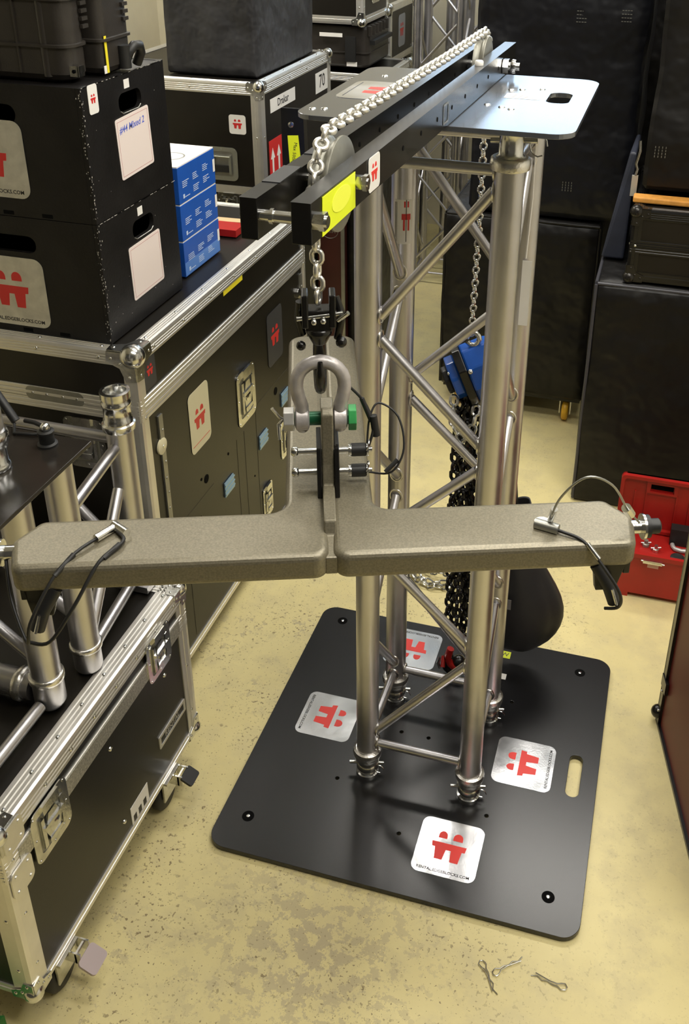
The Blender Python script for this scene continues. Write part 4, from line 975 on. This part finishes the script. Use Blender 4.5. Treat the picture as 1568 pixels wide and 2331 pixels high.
# ------------------------------------------------------------------ case C with the soft bag on it
CXX, CYY = -1.057, 1.63
cc_ = flight_case('flight_case', 'black flight case with wide silver edges standing behind the blue cartons, grey bag on top', -1.78, CXX, CYY, 2.39, .10, 1.20, w=.038, ballr=.022, rivets=4, ridges=5)
sticker(cc_, (-1.150, CYY-.0008, 1.055), X3, Z3, .066, .070, WHITE, REDM, text=False, r=.010, ms=.85)
dish(cc_, (-1.220, CYY-.0008, .905), X3, Z3, .125, .125, kind='handle', m=mat('grey_green_zinc', (.45, .46, .40), .4, .8))
dish(cc_, (-1.20, CYY-.0008, .765), X3, Z3, .10, .06, kind='latch')
mb(EXTR).box(-1.77, -1.10, CYY-.004, CYY, .795, .825).build('body_rail', cc_)
def label_text(parent, y, z, w, h, txt, size, x=CXX, ang=0.0, base=WHITE):
    F = frame((x+.0008, y, z), V(0, math.cos(ang), math.sin(ang)), V(0, -math.sin(ang), math.cos(ang)))
    o = mb(base).prism([(-w/2, -h/2), (w/2, -h/2), (w/2, h/2), (-w/2, h/2)], .0008, F).build('paper_label', parent)
    mb(BLK).meshdata(textmesh(txt, size, bold=.0006), F @ Matrix.Translation((0, 0, .0009))).build('printed_text', o)
label_text(cc_, 1.845, 1.108, .255, .050, 'Drakar', .040); label_text(cc_, 2.285, 1.098, .155, .082, '70', .075)
o = mb(REDM).box(CXX+.0008, CXX+.002, 1.690, 1.815, .800, .985).build('red_sticker', cc_)
q = mb(WHITE); Fs = frame((CXX+.002, 0, 0), Y3, Z3)
for y in (1.722, 1.782): q.prism([(y-.008, .81), (y+.008, .81), (y+.008, .915), (y+.020, .915), (y, .955), (y-.020, .915), (y-.008, .915)], .0004, Fs)
q.build('white_arrows', o)
def fabric_box(name, label, cat, x0, x1, y0, y1, z0, z1, m, amp=.008, n=14, piping=None, rnd=.012, group=None, seed=0, root=None):
    bm = bmesh.new(); bmesh.ops.create_cube(bm, size=1)
    bmesh.ops.bevel(bm, geom=bm.edges[:], offset=.02, segments=1, affect='EDGES')
    bmesh.ops.subdivide_edges(bm, edges=bm.edges[:], cuts=n, use_grid_fill=True)
    me = bpy.data.meshes.new(name); 
    for v in bm.verts:
        p = V((x0+x1)/2+v.co.x*(x1-x0), (y0+y1)/2+v.co.y*(y1-y0), (z0+z1)/2+v.co.z*(z1-z0))
        s_ = V(seed*3.1, seed*1.7, 0)
        w_ = noise.noise(V(p.x*3, p.y*3, p.z*5)+s_)*amp+noise.noise(V(p.x*9+p.z*6, p.y*9, p.z*8-p.x*5)+s_)*amp*.45
        d = v.co.normalized(); k = min(1, (p.z-z0)/.05)
        v.co = p + V(d.x, d.y, d.z*.6*k)*w_
    bm.to_mesh(me); bm.free(); me.materials.append(m)
    for p in me.polygons: p.use_smooth = True
    t = root or thing(name, label, cat, ((x0+x1)/2, (y0+y1)/2, z0), group)
    me.transform(Matrix.Translation(-ORG[t]))
    o = bpy.data.objects.new('fabric_cover', me); COL.objects.link(o); o.parent = t; ORG[o] = ORG[t]
    if piping:
        i_ = .006
        for sx, x in ((1, x1-i_), (-1, x0+i_)):
            for y in (y0+i_,):
                mb(piping).path([(x, y, z0+.01+(z1-z0-.02)*k/6) for k in range(7)], .0055, 8).build('piping', t)
        for y in (y0+i_,): mb(piping).path([(x0+.01+(x1-x0-.02)*k/6, y, z1-i_) for k in range(7)], .0055, 8).build('piping', t)
        mb(piping).path([(x0+i_, y0+.01+(y1-y0-.02)*k/6, z1-i_) for k in range(7)], .0055, 8).build('piping', t)
    return t
fabric_box('soft_bag', 'large grey-black fabric bag lying on the silver-edged flight case at upper left', 'bag', -1.46, -1.10, 1.72, 2.32, 1.204, 1.62, FABG, .012, seed=2)

# ------------------------------------------------------------------ things standing behind
bc = flight_case('flight_case', 'dark flight case standing behind the tall case, mostly hidden', -1.015, -.925, 1.66, 2.1, .06, .74, tr=BSTEEL, w=.02, ballr=.012, rivets=0, ridges=1)
mc = thing('maroon_case', 'dark maroon case with an oval mark and silver edge, standing behind the hanging hook', 'case', (-.83, 1.95, 0))
mb(MAROON).box(-.885, -.776, 1.72, 2.2, .012, .93).build('body', mc); mb(EXTRD).box(-.790, -.7755, 1.716, 1.722, .012, .935).build('edge_trim', mc); mb(BRUB).box(-.88, -.78, 1.74, 2.18, 0, .012).build('foot', mc)
mb(EXTRD).path([(-.835+.034*math.cos(a), 1.7185, .655+.030*math.sin(a)) for a in [k*math.pi/12 for k in range(24)]], .0012, 6, close=True).build('oval_mark', mc)
mb(EXTRD).meshdata(textmesh('Cast', .026), frame((-.835, 1.7195, .655), X3, Z3)).build('printed_text', mc)
bk = fabric_box('covered_case', 'tall narrow black covered case standing beside the maroon case', 'cover', -.770, -.690, 1.74, 2.15, .0, .98, FAB, .002, 4, seed=6)
# black arm with yellow tag in front of case C
am = thing('steel_arm', 'black steel arm with a round rivet and yellow tag leaning beside the silver-edged case', 'arm', (-.80, 1.27, .99))
mb(BSTEEL).prism([(-.03, 0), (.045, 0), (.032, .20), (-.040, .20)], .03, frame((-.752, 1.17, 1.035), X3, V(0, .12, 1))).build('arm_body', am)
FF = frame((-.752, 1.1405, 1.035), X3, V(0, .12, 1))
am_z = 1.035
mb(CHROME).lathe(FF @ V(-.006, .155, 0), -Y3, [(.010, 0), (.009, .003), (.004, .004)], 16).build('rivet', am)
o = mb(YEL).prism([(-.006, .012), (.032, .020), (.018, .125), (-.017, .122)], .001, FF).build('yellow_tag', am)
mb(BLK).meshdata(textmesh('Max 500kg', .015), FF @ Matrix.Translation((.006, .07, .0012)) @ Matrix.Rotation(math.radians(-97), 4, 'Z')).build('printed_text', o)
mb(BSTEEL).box(-.80, -.755, 1.14, 1.36, .93, 1.035).build('arm_base', am)
mb(BLAM).box(-.815, -.765, 1.14, 1.36, .02, .93).build('stand', am)
mb(BRUB).box(-.81, -.77, 1.15, 1.35, 0, .02).build('foot', am)
mb(WHITE).lathe((-.745, 1.21, 1.035), Z3, [(.02, 0), (.02, .02), (.012, .03)], 16).build('white_cap', am)

sc_ = flight_case('flight_case', 'dark support case at the back under the small latched black case', -1.62, -.93, 2.78, 3.26, .09, 1.032, w=.03, ballr=.02, rivets=0)
pc = ribbed_case('latched_case', 'small black latched plastic case at the back, under a silver-edged case', -1.50, -1.018, 2.82, 3.18, 1.056, 1.240, .030, 1)
for k in range(6): mb(BPLAS).tube((-1.018, 2.84+.055*k, 1.200), (-1.018, 2.84+.055*k, 1.243), .012, seg=10).build('lid_rib', pc)
mb(WHITE).box(-1.245, -1.135, 2.7960, 2.799, 1.195, 1.212).build('white_label', pc); mb(WHITE).box(-1.115, -1.065, 2.7960, 2.799, 1.068, 1.088).build('white_label', pc)
mb(BRUB).box(-1.12, -1.07, 2.790, 2.799, 1.09, 1.20).build('latch', pc); mb(BRUB).box(-1.018, -.995, 2.85, 3.15, 1.160, 1.178).build('handle', pc)
s2 = flight_case('flight_case', 'silver-edged black flight case on top of the small latched case at the back', -1.62, -1.035, 2.79, 3.20, 1.256, 1.66, w=.032, ballr=.022, rivets=0, castors=False)
dish(s2, (-1.034, 2.99, 1.40), Y3, Z3, .14, .14, kind='latch')
f0 = flight_case('flight_case', 'black flight case at the very back beside the upright trusses', -1.80, -1.056, 3.30, 3.76, .09, .955, w=.03, ballr=.02, rivets=0)
f1_ = flight_case('flight_case', 'upper black case at the back with a tall silver sticker on its side', -1.80, -1.050, 3.30, 3.76, .992, 1.275, w=.03, ballr=.02, rivets=0, castors=False)
sticker(f1_, (-1.0492, 3.52, 1.135), Y3, Z3, .13, .16, mat('grey_sticker', (.30, .31, .34), .35), REDM, text=False, r=.02, ms=.7)
def back_truss(x, y, label, s=.20, z1=2.05, ang=0):
    t = thing('upright_truss', label, 'truss', (x, y, 0), 'aluminium trusses standing upright by the back wall')
    P4 = [(x+s/2*math.cos(ang+math.pi/4+k*math.pi/2)*1.414, y+s/2*math.sin(ang+math.pi/4+k*math.pi/2)*1.414) for k in range(4)]
    for p in P4: mb(ALU).tube((*p, 0), (*p, z1), .021, seg=16).build('main_tube', t)
    for k in range(4):
        a, b_ = P4[k], P4[(k+1) % 4]
        for i in range(8):
            z = .12+.235*i; p0, p1 = (a, b_) if i % 2 == 0 else (b_, a)
            mb(ALU).tube((*p0, z), (*p1, z+.225), .007, seg=8).build('brace', t)
        for z in (.06, z1-.05): mb(ALU).tube((*a, z), (*b_, z), .007, seg=8).build('brace', t)
back_truss(-.700, 2.98, 'leftmost upright aluminium truss by the back wall, nearest the sticker case')
back_truss(-.425, 3.00, 'upright aluminium truss seen just behind the top plate and chain', .18, ang=.12)
back_truss(-.64, 3.35, 'upright aluminium truss at the back, behind the leftmost one', .20, 2.05, .1)
back_truss(-.30, 3.38, 'upright aluminium truss at the back, partly hidden by the black covered stack', .20, 2.05, .4)

# ------------------------------------------------------------------ black covered equipment on the right
e2 = fabric_box('covered_case', 'wide black covered case on yellow castors standing behind the tower', 'covered case', -.375, .185, 1.65, 2.25, .105, .800, FAB, .010, seed=1, piping=FAB)
mb(BRUB).box(-.36, .17, 1.675, 2.22, .088, .108).build('dolly_board', e2)
for x, y in ((.118, 1.70), (-.30, 1.72), (.118, 2.16), (-.30, 2.16)):
    f_ = mb(CHROME).box(x-.022, x-.018, y-.025, y+.025, .035, .090).box(x+.018, x+.022, y-.025, y+.025, .035, .090).build('castor_fork', e2)
    mb(YWHEEL).lathe((x-.013, y, .042), X3, [(.014, 0), (.036, .001), (.042, .006), (.042, .020), (.036, .025), (.014, .026)], 26).build('castor_wheel', f_)
def vent_marks(t, x, y, z, rot=0):
    q = mb(EXTRD)
    for i in range(4):
        for j in range(4):
            a, b_ = (j*.0085, i*.011) if not rot else (i*.010, j*.009)
            q.box(x+a, x+a+(.006 if not rot else .0022), y-.0012, y-.0002, z-b_-(.0022 if not rot else .006), z-b_)
    q.build('stitched_mark', t)
e3 = fabric_box('covered_case', 'tall black covered case stacked behind the top plate', 'covered case', -.290, .262, 1.66, 2.25, .812, 1.78, mat('blue_black_cover', (.004, .0045, .0075), .46, 0, .3, 6, .8, 5, spec=.36, bdist=.05), .012, 16, seed=3)
vent_marks(e3, .030, 1.655, 1.500); vent_marks(e3, .033, 1.655, .945, 1); vent_marks(e3, .170, 1.655, 1.508)
fabric_box('covered_case', 'black covered case deep in the gap between the two tall covered stacks', 'covered case', .12, .90, 2.28, 2.70, .02, 1.74, FAB, .008, 8, seed=9)
dc = mb(FABB); dc.add([(.205, 1.345, .800), (.276, 1.345, .800), (.276, 1.640, .800), (.205, 1.640, .800), (.255, 1.40, 1.13), (.276, 1.39, 1.13), (.276, 1.64, 1.13), (.262, 1.64, 1.13)], [(0, 3, 2, 1), (4, 5, 6, 7), (0, 1, 5, 4), (1, 2, 6, 5), (2, 3, 7, 6), (3, 0, 4, 7)])
dco = dc.build('draped_cover', None, .012, seg=3); tag(base_at(dco, (.25, 1.5, .80)), 'blue-black nylon cover slanting down in the gap beside the all-black flight case', 'cover')
e1 = fabric_box('covered_case', 'large black covered case with piped edges at right, under the black flight case', 'covered case', .205, .93, 1.15, 1.74, .0, .792, FAB, .006, 16, seed=4, piping=mat('grey_piping', (.05, .05, .06), .4))
fc = flight_case('flight_case', 'all-black flight case with ball corners lying on the covered case at right', .296, .93, 1.165, 1.62, .806, 1.022, seam=.910, tr=BSTEEL, w=.028, seam_w=.040, ballr=.020, rivets=0, ridges=4, castors=False)
orr = mb(ORANGE).box(.285, .62, 1.215, 1.262, 1.0275, 1.044).build('orange_strap', None, .004); tag(base_at(orr, (.45, 1.24, 1.0275)), 'folded orange strap lying on the all-black flight case at right', 'strap')
e4 = fabric_box('covered_case', 'tall black covered case standing on the all-black flight case at the right edge', 'covered case', .305, .93, 1.275, 1.70, 1.052, 1.72, FAB, .010, 16, seed=5)
vent_marks(e4, .328, 1.270, 1.185, 1)
q = mb(EXTR).box(.272, .284, 1.300, 1.306, 1.03, 1.10)
bs = thing('silver_bracket', 'small silver upright fitting between the covered stacks, beside the orange strap', 'bracket', (.283, 1.30, 1.0225))
mb(EXTR).box(.272, .290, 1.296, 1.306, 1.0225, 1.085).build('plate', bs); mb(CHROME).path([(.282, 1.30, 1.085), (.286, 1.30, 1.105), (.280, 1.30, 1.12), (.288, 1.30, 1.16), (.284, 1.30, 1.19)], .005, 8).build('latch', bs)

# ------------------------------------------------------------------ red tool box
rb = thing('tool_box', 'open red plastic tool box on the floor at right with its lid raised', 'tool box', (.59, .77, 0))
X0, X1, Y0, Y1, ZT = .380, .80, .703, .838, .158
q = mb(REDP); q.box(X0, X1, Y0, Y0+.006, .022, ZT).box(X0, X1, Y1-.006, Y1, .022, ZT).box(X0, X0+.006, Y0+.006, Y1-.006, .022, ZT).box(X1-.006, X1, Y0+.006, Y1-.006, .022, ZT).box(X0, X1, Y0, Y1, .016, .022)
q.build('tub', rb)
q = mb(REDP)
for x in (X0, X1-.045): 
    for y in (Y0+.001, Y1-.03): q.box(x+.002, x+.043, y, y+.028, 0, .0165)
q.build('feet', rb)
mb(REDP).box(X0-.004, X1+.004, Y0-.006, Y0+.0055, ZT-.012, ZT+.002).build('rim', rb)
tray = mb(REDP).box(X0+.008, X1-.008, Y0+.008, Y1-.008, ZT-.022, ZT-.010).build('tray', rb)
lid = mb(REDP); LT = .338
FL = frame((0, Y1+.004, 0), X3, Z3, -Y3)
lid.meshdata(flatmesh([rrect(X0-.018, X1+.006, ZT-.006, LT, .014), rrect(.448, .512, .292, .314, .002)], .007), FL)
lid.meshdata(flatmesh([rrect(X0-.018, X1+.006, ZT-.006, LT, .014), rrect(X0-.008, X1-.004, ZT+.004, LT-.010, .010)], .020), FL)
lid.meshdata(flatmesh([rrect(.436, .524, .284, .326, .004), rrect(.446, .514, .290, .316, .002)], .013), FL)
for x in (.404, .436, .522, .56): lid.box(x, x+.003, Y1-.008, Y1-.0025, ZT+.006, .285)
lid.build('lid', rb)
mb(HOLE).box(.440, .520, Y1+.0045, Y1+.006, .285, .32).build('handle_recess', rb)
q = mb(CHROME).box(.452, .505, Y0-.012, Y0-.0055, ZT-.022, ZT-.012).tube((.446, Y0-.010, ZT-.014), (.512, Y0-.010, ZT-.018), .0025, seg=8).build('latch', rb)
mb(mat('pink_label', (.62, .36, .32), .5)).box(.466, .497, Y0-.0010, Y0, ZT-.042, ZT-.028).build('label', rb)
def small_shackle(x, y, z, lab, ang=0.0, k=1.0, mm=SHK):
    t = thing('small_shackle', lab, 'shackle', (x, y, z)); c, s_ = math.cos(ang), math.sin(ang)
    P_ = lambda a, b_: (x+(a*c-b_*s_)*k, y+(a*s_+b_*c)*k, z+.0068*k)
    mb(mm).path([P_(-.030, .010), P_(-.030, .0), P_(-.026, -.012), P_(-.010, -.020), P_(.010, -.020), P_(.035, -.018)], .0065*k, 10).build('bow', t)
    mb(mm).tube(P_(.035, -.028), P_(.035, .0), .011*k*.62, seg=12).build('pin', t)
    return t
small_shackle(.560, .775, ZT-.0095, 'grey shackle lying across the tray of the red tool box', .2, 1.0)
q = mb(BRUB).box(.520, .640, .784, .816, ZT-.0095, ZT+.045).build('black_foam_block'); tag(base_at(q, (.58, .81, ZT-.0095)), 'black block standing in the red tool box against its lid', 'block')
q = mb(BRUB).lathe((.545, .722, ZT-.0095), Z3, [(.020, 0), (.020, .006), (.012, .008)], 22).build('black_disc'); tag(base_at(q, (.545, .722, ZT-.0095)), 'round black disc in the front of the red tool box tray', 'disc')
for (x, y, r, lab) in ((.455, .760, .010, 'small brass-coloured fitting in the left of the red tool box tray'), (.484, .742, .009, 'small silver fitting in the red tool box tray, right of the brass one')):
    t = thing('small_fitting', lab, 'fitting', (x, y, ZT-.0095))
    mb(CHROME if r < .0095 else OLIVE).lathe((x, y, ZT-.0094), Z3, [(r, 0), (r, .008), (r*.6, .010), (r*.6, .020)], 12).build('base', t)
    mb(CHROME).tube((x-.014, y, ZT-.002), (x+.014, y+.004, ZT+.002), .003, seg=8).build('pin', t)

# ------------------------------------------------------------------ red flight case at the right edge
rc = thing('red_case', 'dark red laminated case with black edges standing at the far right edge', 'case', (.80, .05, 0))
ang = math.atan2(-.127-.241, .610-.527); d = V(math.cos(ang), math.sin(ang), 0); nrm = V(-d.y, d.x, 0)  # pointing right/back
nrm = V(-d.y, d.x, 0) if -d.y > 0 else V(d.y, -d.x, 0)
FR = frame((.527, .241, 0), d, nrm)
zup = 1 if FR.col[2][2] > 0 else -1
def rbox(q, a0, a1, b0, b1, z0, z1): q.box(a0, a1, b0, b1, min(zup*z0, zup*z1), max(zup*z0, zup*z1), FR)
q = mb(REDL); rbox(q, .004, .56, .004, .50, .004, .62); q.build('body', rc)
for (a0, a1, b0, b1, z0, z1) in ((-.004, .020, -.003, .004, .0, .62), (.0, .56, -.003, .010, .0, .010), (-.004, .004, -.003, .05, 0, .62), (.0, .56, -.003, .010, .605, .625)):
    q = mb(BSTEEL); rbox(q, a0, a1, b0, b1, z0, z1); q.build('edge_trim', rc)
q = mb(BSTEEL); rbox(q, -.004, .036, -.005, .003, .12, .155); q.build('hinge', rc)
q = mb(BSTEEL); q.sphere(FR @ V(-.002, 0, zup*.030), .018, 14, 10); q.build('ball_corner', rc)
for z in (.045, .110): mb(CHROME).sphere(FR @ V(.010, -.004, zup*z), .0035, 8, 6).build('rivet', rc)

# ------------------------------------------------------------------ R-clips on the floor
def rclip(x, y, ang, lab):
    t = thing('spring_clip', lab, 'clip', (x, y, 0), 'wire spring clips on the floor in front of the base plate')
    c, s_ = math.cos(ang), math.sin(ang)
    P2 = [(.052, .003), (.040, -.001), (.030, .004), (.020, .001), (.010, .004), (0, .003), (-.008, .007), (-.016, .004), (-.018, -.002), (-.013, -.007), (-.006, -.005), (0, -.001), (.015, 0), (.045, -.004)]
    mb(GALV).path([(x+a*c-b_*s_, y+a*s_+b_*c, .0014+.0002*i) for i, (a, b_) in enumerate(P2)], .0011, 6).build('wire', t)
rclip(.232, -.497, -.95, 'bent wire spring clip on the floor, leftmost of the pair under the base plate corner')
rclip(.262, -.490, .75, 'wire spring clip crossing beside the leftmost clip on the floor')
rclip(.372, -.488, 3.0, 'single wire spring clip on the floor, rightmost of the clips')
